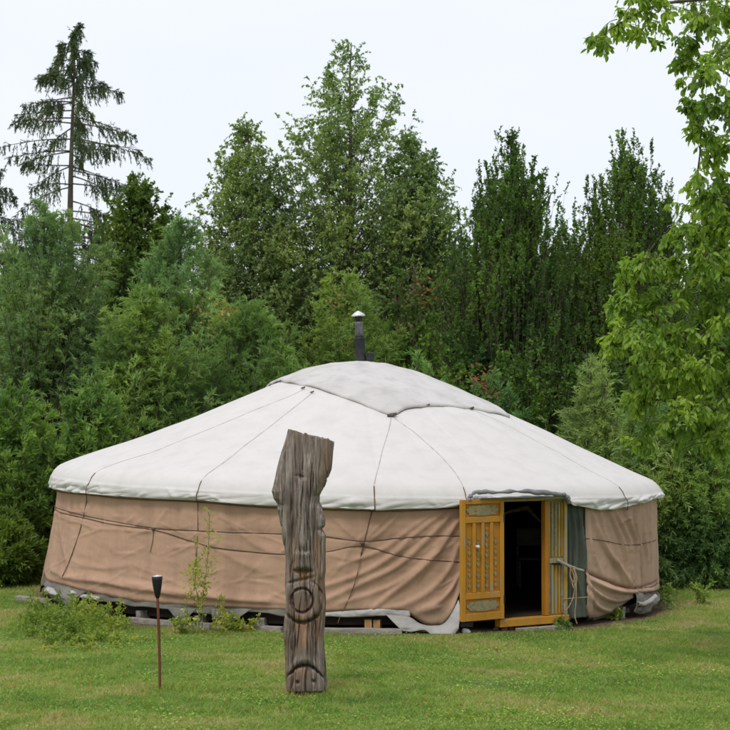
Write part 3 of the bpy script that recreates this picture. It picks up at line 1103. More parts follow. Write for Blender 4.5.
# doorway: plank step, block, stones
def plank(name, p0, p1, w, t, label, group=None, mat='greywood', bend=.0, cat='plank'):
    """board lying on the ground between two points"""
    p0 = np.array(p0, float); p1 = np.array(p1, float)
    u = p1 - p0; L = np.linalg.norm(u); u = u / L
    v = norm(np.cross(np.array([0, 0, 1.0]), u)); n = np.cross(u, v)
    V = []; K = 14
    for i in range(K + 1):
        f = i / K
        c = p0 + u * L * f + n * (bend * math.sin(f * PI) + .004 * fb(f * 6, p0[0]))
        ww = w * (1 + .06 * fb(f * 5, p0[1], 2))
        for a, b_ in ((-1, -1), (1, -1), (1, 1), (-1, 1)):
            V.append(c + v * a * ww / 2 + n * b_ * t / 2)
    F = []
    for i in range(K):
        for j in range(4):
            F.append((i * 4 + j, i * 4 + (j + 1) % 4, i * 4 + 4 + (j + 1) % 4, i * 4 + 4 + j))
    F += [(0, 1, 2, 3)[::-1], tuple(K * 4 + j for j in range(4))]
    mb = MB(); mb.add(V, F)
    o = mb.build(name, M[mat], None, False, .006)
    return tag(o, label, cat, group)


def gp(px, py, lift=.0):
    """where a photo position meets the lawn"""
    d = ray(px, py); t = 12.0
    while t < 60:
        p = CAM + d * t
        if p[2] <= float(ground_z(p[0], p[1])): break
        t += .005
    return p + np.array([0, 0, lift])


def pol(th_deg, r, z=0):
    t = math.radians(th_deg)
    x, y = r * math.sin(t), -r * math.cos(t)
    return np.array([x, y, float(ground_z(x, y)) + z])


plank('step_plank', D(-.32, .0, .10) + ZV * -.045, D(.50, .0, .10) + ZV * -.05, .09, .06, 'pale worn board lying on the ground along the door sill', None, 'greywood', cat='plank')
PL = [(130, 622, 160, 625, 'grey foundation plank nearest the garden torch, on its left'), (158, 624.5, 212, 628.5, 'long grey foundation plank just right of the garden torch'),
      (214, 628, 282, 632, 'grey foundation plank running behind the carved post'), (318, 633, 402, 634, 'grey foundation plank right of the carved post'),
      (18, 600, 52, 604, 'grey board sticking out past the left foot of the tent'), (590, 620, 626, 612, 'grey board under the tan wall right of the door')]
for a, b_, c_, d_, lb in PL:
    p0, p1 = gp(a, b_, .03), gp(c_, d_, .03)
    plank('foundation_plank', p0, p1, .10, .065, lb, 'planks lying around the foot of the tent')
BK = [(143, 617, .09, .14, 'greywood', 'grey wooden block under the wall behind the garden torch'), (262, 617, .11, .15, 'greywood', 'grey wooden block under the wall close left of the carved post'),
      (368, 622.5, .09, .13, 'freshwood', 'left of the two orange wood blocks under the wall'), (377.5, 622.5, .085, .125, 'freshwood', 'right of the two orange wood blocks under the wall'),
      (201, 618, .10, .14, 'greywood', 'brown wooden block under the wall between the two grey flaps'),
      (105, 610, .12, .14, 'greywood', 'grey wooden block under the wall behind the weeds'), (620, 608, .07, .16, 'greywood', 'small grey block under the right wall near the board')]
for px, py, w, h, mt, lb in BK:
    t, z = cyl(px, py, 4.33)
    g = np.array([4.33 * math.sin(t), -4.33 * math.cos(t)])
    gz = float(ground_z(*g))
    a = t + random.uniform(-.25, .25)
    ux = np.array([math.cos(a), math.sin(a), 0]); uy = np.array([-math.sin(a), math.cos(a), 0])
    o = MB().box((g[0], g[1], gz + h / 2), ux * w / 2, uy * w * .9, np.array([random.uniform(-.008, .008), 0, h / 2])).build('support_block', M[mt], None, False, .006)
    tag(o, lb, 'wooden block', 'wooden blocks propping up the tent floor')
p = gp(466, 627)
o = MB().box(p + ZV * .055 + np.array([0, .08, 0]), (.085, .01, 0), (-.01, .09, 0), (0, 0, .06)).build('door_block', M['greywood'], None, False, .01)
tag(o, 'squat grey timber block on the ground under the open door leaf', 'wooden block')


def stone(px, py, s, mat, label, group=None):
    p = gp(px, py)
    mb = MB(); V = []; F = []
    n, k = 8, 12
    sd = random.random() * 50
    for i in range(n + 1):
        for j in range(k):
            a = 2 * PI * j / k; b = PI * i / n
            d = np.array([math.sin(b) * math.cos(a), math.sin(b) * math.sin(a) * .8, math.cos(b) * .6])
            r = s * (1 + .35 * fb(d[0] * 1.6 + sd, d[1] * 1.6, d[2] * 1.6))
            V.append(p + d * r + ZV * s * .35)
    for i in range(n):
        for j in range(k): F.append((i * k + j, (i + 1) * k + j, (i + 1) * k + (j + 1) % k, i * k + (j + 1) % k))
    mb.add(V, F)
    o = mb.build('stone', M[mat], None, True)
    tag(o, label, 'stone', group)


stone(466, 633, .06, 'stone', 'pale rounded stone in front of the block under the door leaf')
for i in range(16):
    stone(random.uniform(485, 575), random.uniform(628.5, 631.5), random.uniform(.018, .04), 'rubble', 'small reddish rubble stone lying in the strip below the door sill', 'reddish rubble below the door sill')
# stick poking out at the right foot
a = PT(655, 596, -1.1); b_ = PT(666, 603, -1.3)
o = tube_obj('white_stick', [a, (a + b_) / 2, b_], [.018, .02, .018], M['capmetal'], None, 8)
tag(o, 'short white stick poking out of the bundle at the right foot of the tent', 'stick')


# things inside the tent, barely lit
def inside():
    Y = -2.2
    o = tube_obj('bent_branch', [PT(499, 517, Y), PT(508, 512, Y), (PT(518, 510, Y)), PT(527, 508, Y - .05), PT(533, 514, Y), PT(541, 522, Y)], [.012, .02, .025, .035, .022, .015], M['ropepale'], None, 8)
    tag(o, 'bent bare branch seen high inside the dark doorway', 'branch')
    root = empty('chair', tuple(PT(531, 612, -.2) * [1, 1, 0] + [0, 0, .10]), 'dim pale chair inside the dark doorway', 'chair')
    c = np.array(root.location)
    MB().box(c + (0, 0, .42), (.2, 0, 0), (0, .2, 0), (0, 0, .015)).build('seat', M['greywood'], root, False, .01)
    MB().box(c + (0, .19, .72), (.19, 0, 0), (0, .015, 0), (0, 0, .13)).build('backrest', M['greywood'], root, False, .01)
    for sx in (-1, 1):
        for sy in (-1, 1):
            h = .21 if sy < 0 else .42
            MB().box(c + (sx * .18, sy * .18, h), (.014, 0, 0), (0, .014, 0), (0, 0, h)).build('leg', M['greywood'], root)
    o = tube_obj('leaning_stick', [PT(499, 607, -3.2), PT(508, 616, -3.4)], .008, M['ropepale'], None, 6, dens=2)
    tag(o, 'thin stick leaning low inside the doorway next to the open leaf', 'stick')


inside()


# ------------------------------------------------------------------ carved post
def post():
    dist = 15.5
    Y = CAM[1] + dist
    S = dist / FOC
    base = gp(306, 694)
    Lx = [(433, 288), (455, 281), (480, 275), (492, 271), (499, 273), (505, 277), (510, 276), (530, 281), (560, 285), (600, 285.5), (630, 283), (660, 284), (690, 286), (697, 286)]
    Rx = [(438, 334), (465, 331), (485, 325), (496, 319), (503, 319), (508, 322), (520, 325), (526, 325), (530, 322.5), (536, 326), (545, 326), (556, 326), (572, 326), (580, 324), (610, 325.5), (640, 324), (670, 326), (690, 327), (697, 327)]
    ly = np.array(Lx, float); ry = np.array(Rx, float)
    nr, nc = 520, 400
    ys = np.linspace(697, 436, nr)
    ang = np.linspace(0, 2 * PI, nc, endpoint=False)
    P = np.zeros((nr, nc, 3)); ST = np.zeros((nr, nc))
    cr = random.Random(4)
    CR = [(cr.uniform(272, 334), (q := cr.uniform(425, 650)), q + cr.uniform(30, 150), cr.uniform(0, 6), cr.uniform(.007, .030), cr.uniform(.35, .9), k % 3 == 0) for k in range(150)]
    for i, y in enumerate(ys):
        l = np.interp(y, ly[:, 0], ly[:, 1]); r = np.interp(y, ry[:, 0], ry[:, 1])
        cx = (l + r) / 2; hw = (r - l) / 2
        ca = np.sign(np.cos(ang)) * np.abs(np.cos(ang)) ** .78
        sa = np.sign(np.sin(ang)) * np.abs(np.sin(ang)) ** .78
        X = cx + hw * ca
        depth = np.interp(y, [436, 490, 520, 700], [13, 17, 18, 19.5])
        Dp = -depth * sa                           # + sin = towards the camera (-Y)
        # slanted sawn top
        yy = y + (X - cx) * .27 * sstep(500, 445, y)
        chip = np.array([fb(x * .22 + 3, d * .22, 1.5) * 2.2 + fb(x * .9, d * .9, 6) * 1.2 for x, d in zip(X, Dp)])
        yy = yy + chip * sstep(450, 437, y)
        # relief, px units of the photo, outward metres
        front = np.clip(sa, 0, 1)
        rel = np.zeros(nc)
        g = lambda v, c, s: np.exp(-((v - c) / s) ** 2)
        box = lambda v, a, b, s: 1 / (1 + np.exp(-(v - a) / s)) * (1 / (1 + np.exp((v - b) / s)))
        nl = 301 + (y - 478) * .055
        on = float(box(y, 480, 550, 3))
        rel += on * (.065 * g(X, nl, 6) - .05 * g(X, nl - 10.5, 2.6) - .05 * g(X, nl + 10, 2.6))
        rel += -.03 * g(y, 477, 2) * g(X, 300, 5)
        rel += .05 * box(y, 552, 568, .8) * box(X, 295, 311, .8) - .05 * g(y, 571, 1.6) * box(X, 294, 312, 1)
        rel += -.03 * g(y, 580 - (X - 300) * .25, 1.5) * box(X, 288, 312, 2)
        rel += -.03 * box(y, 515, 575, 4) * g(X, 316, 2.2) + -.02 * box(y, 520, 590, 4) * g(X, 290 - (y - 560) * .12, 2)
        # diagonal end of the upper block
        dl = (y - (520 - (X - 308) * 1.75)) / 2.0
        rel += .028 * (1 - 1 / (1 + np.exp(-dl / 1.2))) * box(X, 306, 340, 1.5) * sstep(452, 478, y) - .012 * sstep(452, 478, y)
        dl2 = (y - (500 + (X - 274) * .8)) / 2.0
        rel += .02 * (1 - 1 / (1 + np.exp(-dl2 / 1.2))) * box(X, 268, 286, 1.5)
        # disc and its collar
        rd = np.hypot(X - 302, (y - 600) * .95)
        low = 1 / (1 + np.exp(-(y - 588) / 3))
        rel += .012 * (rd < 10) - .05 * g(rd, 11.3, 1.0) + (.035 * box(rd, 12.5, 19, .7) - .07 * g(rd, 20.8, 1.2)) * low
        # lower face
        rel += .06 * g(X, 306, 4.5) * box(y, 634, 662, 3) - .02 * g(X, 296, 3) * box(y, 640, 664, 3) - .02 * g(X, 316, 3) * box(y, 640, 664, 3)
        br = 664 + ((X - 305) ** 2) / 26.0
        rel += -.085 * g(y, br, 1.5) + .018 * g(y, br - 6, 4)
        rel += .022 * box(y, 669, 690, 2) - .05 * g(X, 298, 1.6) * g(y, 681, 1.7) - .05 * g(X, 314, 1.6) * g(y, 680, 1.7)
        rel += -.03 * g(X, 306, 1.5) * box(y, 672, 692, 1.5) - .05 * sstep(689.5, 692, y)
        # checks and grain
        rel2 = np.zeros(nc)
        arc = X + Dp * .9 * np.sign(ca)
        for (cx_, y0_, y1_, ph_, am_, sg_, bk_) in CR:
            if y0_ < y < y1_:
                f_ = min(1, (y - y0_) / 12, (y1_ - y) / 12)
                cen = cx_ + 1.6 * math.sin(y * .045 + ph_) + .5 * math.sin(y * .19 + ph_ * 3)
                rel2 -= am_ * f_ * np.exp(-((X - cen) / sg_) ** 2) * ((sa > 0) if not bk_ else (sa <= 0))
        lump = np.array([fb(x * .06, y * .03, d * .06) for x, d in zip(X, Dp)]) * .02
        tot = rel * front ** .5 * (sa > 0) + rel2 + lump
        nx = np.cos(ang); ny = -np.sin(ang)
        wx = PT(365, y, Y)[0] * 0 + CAM[0] + (X - 365) * S + nx * (rel2 + lump) * .7
        wy = Y + .17 + Dp * S + ny * tot
        wz = CAM[2] + (415 - yy) * S
        P[i, :, 0] = wx; P[i, :, 1] = wy; P[i, :, 2] = wz
        stn = .9 * g(y, 575, 5) * box(X, 292, 314, 2) + .7 * g(X, 318, 4) * box(y, 540, 578, 5) + .8 * box(y, 616, 645, 5) * g(X, 303, 9) + .6 * g(y, 672, 5) * g(X, 302, 8) + .5 * g(X, 294, 4) * box(y, 525, 580, 5)
        stn = stn + .35 * g(X, 326, 5) * box(y, 440, 490, 6)
        ST[i] = np.clip(stn, 0, 1)
    me = grid_mesh('carved_post', P, True, {'stain': ST.ravel()})
    # caps
    import bmesh
    bm = bmesh.new(); bm.from_mesh(me); bm.verts.ensure_lookup_table()
    for ring in (range(nc - 1, -1, -1), range((nr - 1) * nc, nr * nc)):
        bm.faces.new([bm.verts[i] for i in ring])
    bmesh.ops.recalc_face_normals(bm, faces=bm.faces[:])
    bm.to_mesh(me); bm.free()
    o = link('carved_post', me, M['post'], None, False)
    me.polygons.foreach_set('use_smooth', np.array([len(p.vertices) == 4 for p in me.polygons]))
    # the serrated small profile carved on the right edge, still one piece of timber
    tag(o, 'weathered grey wooden totem post with carved faces and slanted sawn top standing in the lawn', 'totem post')
    return o


post()


# ------------------------------------------------------------------ garden torch
def torch():
    foot = gp(160, 691)
    Y = foot[1]
    top = PT(157, 575, Y)
    j = PT(157.6, 598, Y)
    ax = norm(top - j)
    root = empty('garden_torch', tuple(foot), 'black cone garden torch on a thin red-brown rod stuck in the lawn', 'garden torch')
    tube_obj('rod', [foot - ZV * .05, (foot + j) / 2 + np.array([.004, 0, 0]), j + ax * .01], .0135, M['torchpole'], root, 10)
    L = np.linalg.norm(top - j)
    MB().lathe([(.016, 0), (.024, L * .08), (.042, L * .5), (.050, L * .8), (.052, L * .93), (.046, L * .95), (.040, L * .9)], j, 24, ax).build('cup', M['black'], root, True)
    MB().lathe([(.047, L * .93), (.046, L * .955), (.012, L * .985), (.010, L * 1.0)], j, 24, ax).build('lid', M['capmetal'], root, True)


torch()


# ------------------------------------------------------------------ vegetation engine
def leaf_geo(pos, d, nrm, L, W, fold=.15):
    side = norm(np.cross(d, nrm))
    up = np.cross(side, d)
    mid = pos + d * (L * .45)[:, None]
    V = np.stack([pos, mid + side * (W / 2)[:, None] + up * (W * fold)[:, None], pos + d * L[:, None], mid - side * (W / 2)[:, None] + up * (W * fold)[:, None]], 1)
    n = len(pos)
    F = np.arange(4 * n).reshape(n, 4)
    return V.reshape(-1, 3), F


def rdir(n, rng):
    v = rng.normal(size=(n, 3))
    return norm(v)


def grow(P0, P1, P2, rng, M_, K, tw_len, leaf, tw=(.6, .8, (0, 0, .2)), droop=.2, t0=.25, lf=(.6, .7, (0, 0, -.2)), limb_r=.03, twig_r=.004, seglimb=6, nrm_up=.6, fold=.15, taper_tw=True):
    """limbs as quadratic curves P0-P1-P2 (n,3); returns branch and leaf geometry"""
    n = len(P0)
    s = np.linspace(0, 1, seglimb)[None, :, None]
    limb = (1 - s) ** 2 * P0[:, None] + 2 * s * (1 - s) * P1[:, None] + s ** 2 * P2[:, None]
    lr = np.linspace(1, .2, seglimb)[None] * (limb_r if np.ndim(limb_r) else np.full(n, limb_r))[:, None]
    bV, bF = tubes(limb, lr, 5)
    t = t0 + (1 - t0) * rng.random((n, M_, 1)) ** .8
    o = (1 - t) ** 2 * P0[:, None] + 2 * t * (1 - t) * P1[:, None] + t ** 2 * P2[:, None]
    tan = norm(2 * (1 - t) * (P1 - P0)[:, None] + 2 * t * (P2 - P1)[:, None])
    a, b, bias = tw
    d = norm(a * tan + b * rng.normal(size=(n, M_, 3)) * .7 + np.array(bias))
    L = tw_len * (.45 + .8 * rng.random((n, M_, 1)))
    if taper_tw: L = L * (1.3 - .8 * t)
    o = o.reshape(-1, 3); d = d.reshape(-1, 3); L = L.reshape(-1, 1)
    NT_ = len(o)
    ss = np.linspace(0, 1, 4)[None, :, None]
    tw_p = o[:, None] + d[:, None] * L[:, None] * ss + np.array([0, 0, -1.0]) * droop * L[:, None] * ss ** 2
    tV, tF = tubes(tw_p, np.linspace(1, .35, 4)[None] * np.full((NT_, 1), twig_r), 3)
    s2 = (.08 + .92 * (np.arange(K)[None, :, None] + rng.random((NT_, K, 1)) * .8) / K)
    lp = o[:, None] + d[:, None] * L[:, None] * s2 + np.array([0, 0, -1.0]) * droop * L[:, None] * s2 ** 2
    td = norm(d[:, None] + np.array([0, 0, -2.0]) * droop * s2)
    a2, b2, bias2 = lf
    ld = norm(a2 * td + b2 * rng.normal(size=(NT_, K, 3)) * .7 + np.array(bias2)).reshape(-1, 3)
    lp = lp.reshape(-1, 3)
    nrm = norm(rng.normal(size=(len(lp), 3)) * .7 + np.array([0, 0, nrm_up]))
    ll = leaf[0] * (.6 + .7 * rng.random(len(lp)))
    wf = leaf[1] / leaf[0]
    lV, lF = leaf_geo(lp, ld, nrm, ll, ll * wf, fold)
    lim = rng.random((n, 1, 1)); twr = rng.random((n, M_, 1))
    tipb = t * .0
    rnd = (.32 * lim + .33 * twr + .35 * rng.random((n, M_, K)) + tipb).reshape(-1)
    return (bV, bF), (tV, tF), (lV, lF, rnd)


def joinVF(parts):
    V = []; F = []; b = 0
    for v, f in parts:
        V.append(v); F.append(f + b); b += len(v)
    return np.concatenate(V), np.concatenate(F)


KINDS = {
    'birch': dict(up=38, M=10, K=14, tw_len=.46, leaf=(.066, .044), tw=(.5, 1.0, (0, 0, .25)), droop=.3, lf=(.3, 1.0, (0, 0, -.5)), mat='birch', bark='bark', bow=.15, limb_r=.010),
    'hornbeam': dict(up=72, M=10, K=15, tw_len=.42, leaf=(.066, .040), tw=(.4, .45, (0, 0, .85)), droop=.0, lf=(.5, .9, (0, 0, .1)), mat='hornbeam', bark='bark', bow=.35, limb_r=.009),
    'willow': dict(up=52, M=18, K=25, tw_len=.52, leaf=(.11, .0165), tw=(.8, .7, (0, 0, .25)), droop=.35, lf=(.9, .6, (0, 0, -.1)), mat='willow', bark='bark', bow=.2, limb_r=.018),
    'olive': dict(up=50, M=15, K=16, tw_len=.45, leaf=(.08, .05), tw=(.6, .8, (0, 0, .3)), droop=.1, lf=(.4, .9, (0, 0, 0)), mat='olive', bark='bark', bow=.2, limb_r=.02),
    'shrub': dict(up=58, M=15, K=18, tw_len=.42, leaf=(.12, .032), tw=(.7, .6, (0, 0, .45)), droop=.18, lf=(.8, .7, (0, 0, 0)), mat='shrub', bark='bark', bow=.1, limb_r=.012),
    'drooper': dict(up=30, M=18, K=26, tw_len=.38, leaf=(.075, .013), tw=(1.0, .35, (0, 0, -.15)), droop=.5, lf=(.55, .75, (0, 0, -.1)), mat='drooper', bark='bark', bow=.2, limb_r=.012),
}
SCALE_M = 1.0


def tree(name, label, cat, dist, prof, nl, kind, seed, group=None, mat=None, dens=1.0, extra=None, spike=0.0, twig=True, low=.12, trunk_r=None, part='crown'):
    """prof: list of (y, xl, xr) silhouette of the crown at photo scale; turned into metres at the tree's distance"""
    kd = KINDS[kind]
    rng = np.random.default_rng(seed)
    S = dist / FOC
    Y = CAM[1] + dist
    pr = sorted(((CAM[2] + (415 - y) * S), CAM[0] + ((xl + xr) / 2 - 365) * S, (xr - xl) / 2 * S) for y, xl, xr in prof)
    Z = np.array([p[0] for p in pr]); CX = np.array([p[1] for p in pr]); R = np.array([p[2] for p in pr]) * (1.12 if kind in ('birch', 'hornbeam') else 1.0)
    bx = float(np.interp(0, Z, CX)) if Z[0] <= 0 else CX[0]
    gz = float(ground_z(bx, Y))
    H = Z[-1]
    # limb tips
    zz = np.linspace(max(Z[0], gz + .15), H, 400)
    w = np.interp(zz, Z, R) ** (1.0 if kind == 'hornbeam' else 1.35) + .02
    w = w / w.sum()
    zt = rng.choice(zz, nl, p=w) + rng.normal(size=nl) * .05
    zt[:3] = H - np.array([.02, .12, .2])
    rmax = np.interp(zt, Z, R)
    rho = rmax * rng.random(nl) ** (.30 if kind in ('hornbeam', 'birch') else .42)
    rho *= 1 + spike * rng.normal(size=nl) * .5
    ph = rng.random(nl) * 2 * PI
    cx = np.interp(zt, Z, CX)
    tip = np.stack([cx + rho * np.cos(ph), Y + rho * np.sin(ph) * .9, zt], -1)
    up = math.radians(kd['up'])
    za = np.clip(zt - rho * math.tan(up) - .3 - .5 * rng.random(nl), gz + H * low, zt - .05)
    if name.endswith('shrub') or low <= .02:
        za = gz + .02 + .3 * rng.random(nl) * (zt - gz)
    fr = np.clip((za - gz) / (H - gz), 0, 1)
    trx = bx + (np.interp(za, Z, CX) - bx) * fr
    P0 = np.stack([trx, np.full(nl, Y), za], -1)
    mid = (P0 + tip) / 2 + np.stack([(tip[:, 0] - P0[:, 0]) * kd['bow'] * .6, (tip[:, 1] - P0[:, 1]) * kd['bow'] * .6, -.12 * (zt - za)], -1) + rng.normal(size=(nl, 3)) * .06
    if kind == 'hornbeam':
        nw = nl // 7
        tip[:nw, 2] += .15 + .55 * rng.random(nw)
        rho_k = .35 + .65 * rng.random(nw)
        za[:nw] = np.maximum(za[:nw], tip[:nw, 2] - 1.6)
    # keep everything outside the tent
    def push(A):
        rr = np.hypot(A[..., 0], A[..., 1]); m = rr < 4.9
        f = np.where(m, 4.9 / np.maximum(rr, .1), 1)
        A[..., 0] *= f; A[..., 1] *= f
        return A
    tip = push(tip)
    mid = push(mid)
    LR = (.25 + .75 * (1 - fr)) * kd['limb_r'] * (1 + H * .05)
    (bV, bF), (tV, tF), (lV, lF, rnd) = grow(P0, mid, tip, rng, max(3, int(kd['M'] * dens)), kd['K'], kd['tw_len'], kd['leaf'], kd['tw'], kd['droop'], .3, kd['lf'], LR, .0045)
    root = empty(name, (bx, Y, gz), label, cat, group)
    hz = np.linspace(gz - .1, gz + (H - gz) * .45 if low <= .02 else H - .05, 14)
    f = np.clip((hz - gz) / (H - gz), 0, 1)
    tx = bx + (np.interp(hz, Z, CX) - bx) * f
    wob = np.array([fb(z * .5, seed) * .12 for z in hz]) * f
    tp = np.stack([tx + wob, np.full(14, Y) + wob * .6, hz], -1)
    tr = (trunk_r or .012 * H + .02) * (1 - f * .93)
    tr[0] *= 1.3
    parts = [tubes(tp[None], tr[None], 9), (bV, bF)]
    if twig: parts.append((tV, tF))
    V, F = joinVF(parts)
    link('trunk', np_mesh(name + '_trunk', V, F), M[kd['bark']], root, True)
    link(part, np_mesh(name + '_crown', lV, lF, {'rnd': rnd}), M[mat or kd['mat']], root)
    if extra:
        # a few withered sprays among the leaves
        for (px, py, rpx, cnt, mt) in extra:
            c = PT(px, py, Y - float(np.interp(CAM[2] + (415 - py) * S, Z, R)) * .8)
            pts = c + rng.normal(size=(cnt, 3)) * np.array([rpx * S, .25, rpx * S]) * 1.15
            d = rdir(cnt, rng)
            lv, lf_ = leaf_geo(pts, d, rdir(cnt, rng), np.full(cnt, .09) * (.6 + .8 * rng.random(cnt)), np.full(cnt, .05), .2)
            link('withered_leaves', np_mesh('withered', lv, lf_, {'rnd': rng.random(cnt)}), M[mt], root)
    return root


# ---- spruce with tiers of hanging sprays
def spruce(label, px, top, dist, prof, seed, step=.40, sparse=1.0, group=None):
    rng = np.random.default_rng(seed)
    S = dist / FOC; Y = CAM[1] + dist
    bx = CAM[0] + (px - 365) * S
    gz = float(ground_z(bx, Y))
    H = CAM[2] + (415 - top) * S
    PZ = np.array(sorted([(CAM[2] + (415 - y) * S, r * S) for y, r in prof]))
    P0 = []; P1 = []; P2 = []
    z = H - .15
    while z > 1.5:
        Rm = float(np.interp(z, PZ[:, 0], PZ[:, 1]))
        k = int(5 * sparse + 2 * rng.random())
        a0 = rng.random() * 6.28
        for i in range(k):
            if rng.random() < .2: continue
            a = a0 + 6.28 * i / k + rng.normal() * .25
            Rr = Rm * (.55 + .55 * rng.random())
            zb = z + rng.normal() * .16
            d = np.array([math.cos(a), math.sin(a), 0])
            P0.append((bx, Y, zb)); P1.append(np.array([bx, Y, zb]) + d * Rr * .5 + ZV * (-.02 * Rr)); P2.append(np.array([bx, Y, zb]) + d * Rr + ZV * (-.20 * Rr + .12 * min(Rr, 1) + rng.normal() * .08))
        z -= step * (.8 + .4 * rng.random())
    P0, P1, P2 = (np.array(q, float) for q in (P0, P1, P2))
    (bV, bF), (tV, tF), (lV, lF, rnd) = grow(P0, P1, P2, rng, 24, 15, .42, (.095, .026), (.25, .35, (0, 0, -.85)), .2, .22, (.8, .45, (0, 0, -.2)), .022, .006, nrm_up=0, taper_tw=True)
    # upward-facing needles on the boughs themselves
    (_, _), (_, _), (lV2, lF2, r2) = grow(P0, P1, P2, rng, 16, 12, .22, (.08, .02), (1.0, .5, (0, 0, .0)), .1, .3, (.8, .5, (0, 0, 0)), .01, .003)
    root = empty('spruce_tree', (bx, Y, gz), label, 'spruce', group)
    hz = np.linspace(gz - .1, H, 20)
    tp = np.stack([bx + .05 * np.sin(hz * .6), np.full(20, Y), hz], -1)
    V, F = joinVF([tubes(tp[None], (.17 * (1 - (hz - gz) / (H - gz)) + .015)[None], 9), (bV, bF), (tV, tF)])
    link('trunk', np_mesh('spruce_trunk', V, F), M['bark'], root, True)
    lV, lF = joinVF([(lV, lF), (lV2, lF2)])
    link('crown', np_mesh('spruce_crown', lV, lF, {'rnd': np.concatenate([rnd, r2])}), M['spruce'], root)


spruce('tall sparse spruce with drooping boughs rising above everything at the far left', 71, 28, 44,
       [(28, 4), (45, 22), (65, 34), (90, 52), (110, 62), (140, 80), (170, 86), (210, 92), (300, 95)], 3)
spruce('dark spruce cut off by the left edge of the photo, beside the tall sparse spruce', -28, 120, 46,
       [(120, 5), (170, 35), (200, 50), (260, 70), (400, 80)], 5, .34, 1.2)

# ---- birches
tree('birch_tree', 'tallest birch, pointed loose crown with sky showing through, behind the stovepipe', 'birch', 38,
     [(38, 345, 356), (60, 326, 376), (80, 310, 390), (100, 297, 402), (130, 286, 416), (160, 270, 432), (200, 255, 446), (250, 248, 452), (300, 245, 445), (380, 260, 440)], 850, 'birch', 11, spike=.35, low=.25)
tree('birch_tree', 'smaller birch with airy rounded crown left of the tallest birch', 'birch', 37,
     [(116, 238, 252), (140, 222, 274), (170, 210, 292), (200, 200, 300), (240, 195, 306), (300, 200, 300), (380, 220, 290)], 430, 'birch', 12, spike=.35, low=.22)
tree('birch_tree', 'birch with thin leaning crown between the tallest birch and the dark upright tree', 'birch', 38.5,
     [(132, 395, 412), (155, 388, 436), (185, 384, 454), (220, 380, 464), (260, 378, 468), (320, 390, 460), (400, 400, 450)], 430, 'birch', 13, spike=.35, low=.2)
# ---- upright dark trees
tree('hornbeam_tree', 'dark upright feathery tree right of the birches, left of the two tall dark ones', 'hornbeam', 35,
     [(146, 505, 517), (162, 491, 530), (180, 480, 543), (210, 470, 556), (250, 456, 566), (300, 445, 574), (360, 440, 580), (440, 440, 580), (560, 450, 570)], 2000, 'hornbeam', 21, spike=.3, low=.04)
tree('hornbeam_tree', 'dark upright feathery tree behind the hanging leaves, right of the two tall dark ones', 'hornbeam', 35.5,
     [(154, 618, 638), (168, 604, 652), (190, 590, 668), (220, 584, 676), (260, 575, 686), (320, 570, 692), (400, 570, 692), (560, 580, 680)], 2000, 'hornbeam', 22, spike=.3, low=.04)
tree('hornbeam_tree', 'lower dark tree filling the dip between the two tall upright trees', 'hornbeam', 38,
     [(236, 564, 576), (255, 550, 592), (280, 540, 605), (400, 535, 610), (560, 540, 600)], 900, 'hornbeam', 23, spike=.25, low=.04)
tree('hornbeam_tree', 'dark tree at the right edge behind the leafy hanging boughs', 'hornbeam', 37,
     [(190, 715, 730), (230, 690, 752), (300, 680, 765), (420, 675, 770), (560, 680, 760)], 480, 'hornbeam', 24, spike=.25, low=.04)
# ---- left mass
tree('broadleaf_tree', 'olive green dense tree just right of the spruce trunk', 'tree', 38,
     [(176, 128, 146), (195, 106, 166), (220, 98, 178), (250, 92, 188), (300, 88, 192), (380, 90, 190)], 260, 'olive', 31, spike=.2)
tree('willow_tree', 'pale feathery willow standing before the spruce at the left edge', 'willow', 33,
     [(205, 25, 60), (225, -5, 95), (260, -25, 118), (310, -40, 128), (380, -45, 130), (460, -40, 120), (560, -20, 90)], 420, 'willow', 41, spike=.3, low=.05)
tree('willow_tree', 'grey-green willow between the spruce and the small birch', 'willow', 32,
     [(218, 172, 188), (240, 152, 208), (280, 132, 226), (330, 120, 240), (400, 112, 248), (480, 115, 240), (560, 130, 225)], 420, 'willow', 42, spike=.3, low=.05,
     extra=[(206, 318, 6, 40, 'dry')])
tree('willow_tree', 'low spreading willow right behind the left slope of the roof', 'willow', 30.5,
     [(300, 240, 262), (320, 215, 285), (350, 195, 305), (390, 185, 320), (450, 180, 330), (560, 190, 310)], 360, 'willow', 43, spike=.3, low=.04, mat='willowdeep',
     extra=[(228, 312, 5, 25, 'dry')])
tree('willow_tree', 'willow behind the stovepipe with a few withered leaves', 'willow', 32,
     [(275, 335, 350), (300, 312, 378), (330, 300, 395), (380, 290, 410), (450, 290, 415), (560, 300, 400)], 320, 'willow', 44, spike=.3, low=.04, mat='willowdeep',
     extra=[(336, 300, 6, 25, 'dry'), (352, 350, 5, 20, 'dryred')])
tree('willow_tree', 'deep green willow filling the gap over the left roof edge', 'willow', 29.5,
     [(290, 130, 150), (310, 105, 180), (350, 85, 205), (400, 70, 215), (460, 60, 220), (560, 70, 200)], 360, 'willow', 45, spike=.3, low=.04, mat='willowdeep')
tree('leafy_shrub', 'dark shrub with rusty withered patch between birch and upright tree', 'shrub', 33,
     [(262, 405, 425), (285, 385, 440), (320, 372, 452), (370, 365, 462), (450, 365, 470), (560, 375, 460)], 300, 'olive', 46, spike=.2, low=.04, mat='hornbeam',
     extra=[(411, 296, 9, 60, 'dryred'), (428, 292, 6, 30, 'dryred'), (398, 330, 5, 20, 'dry')])
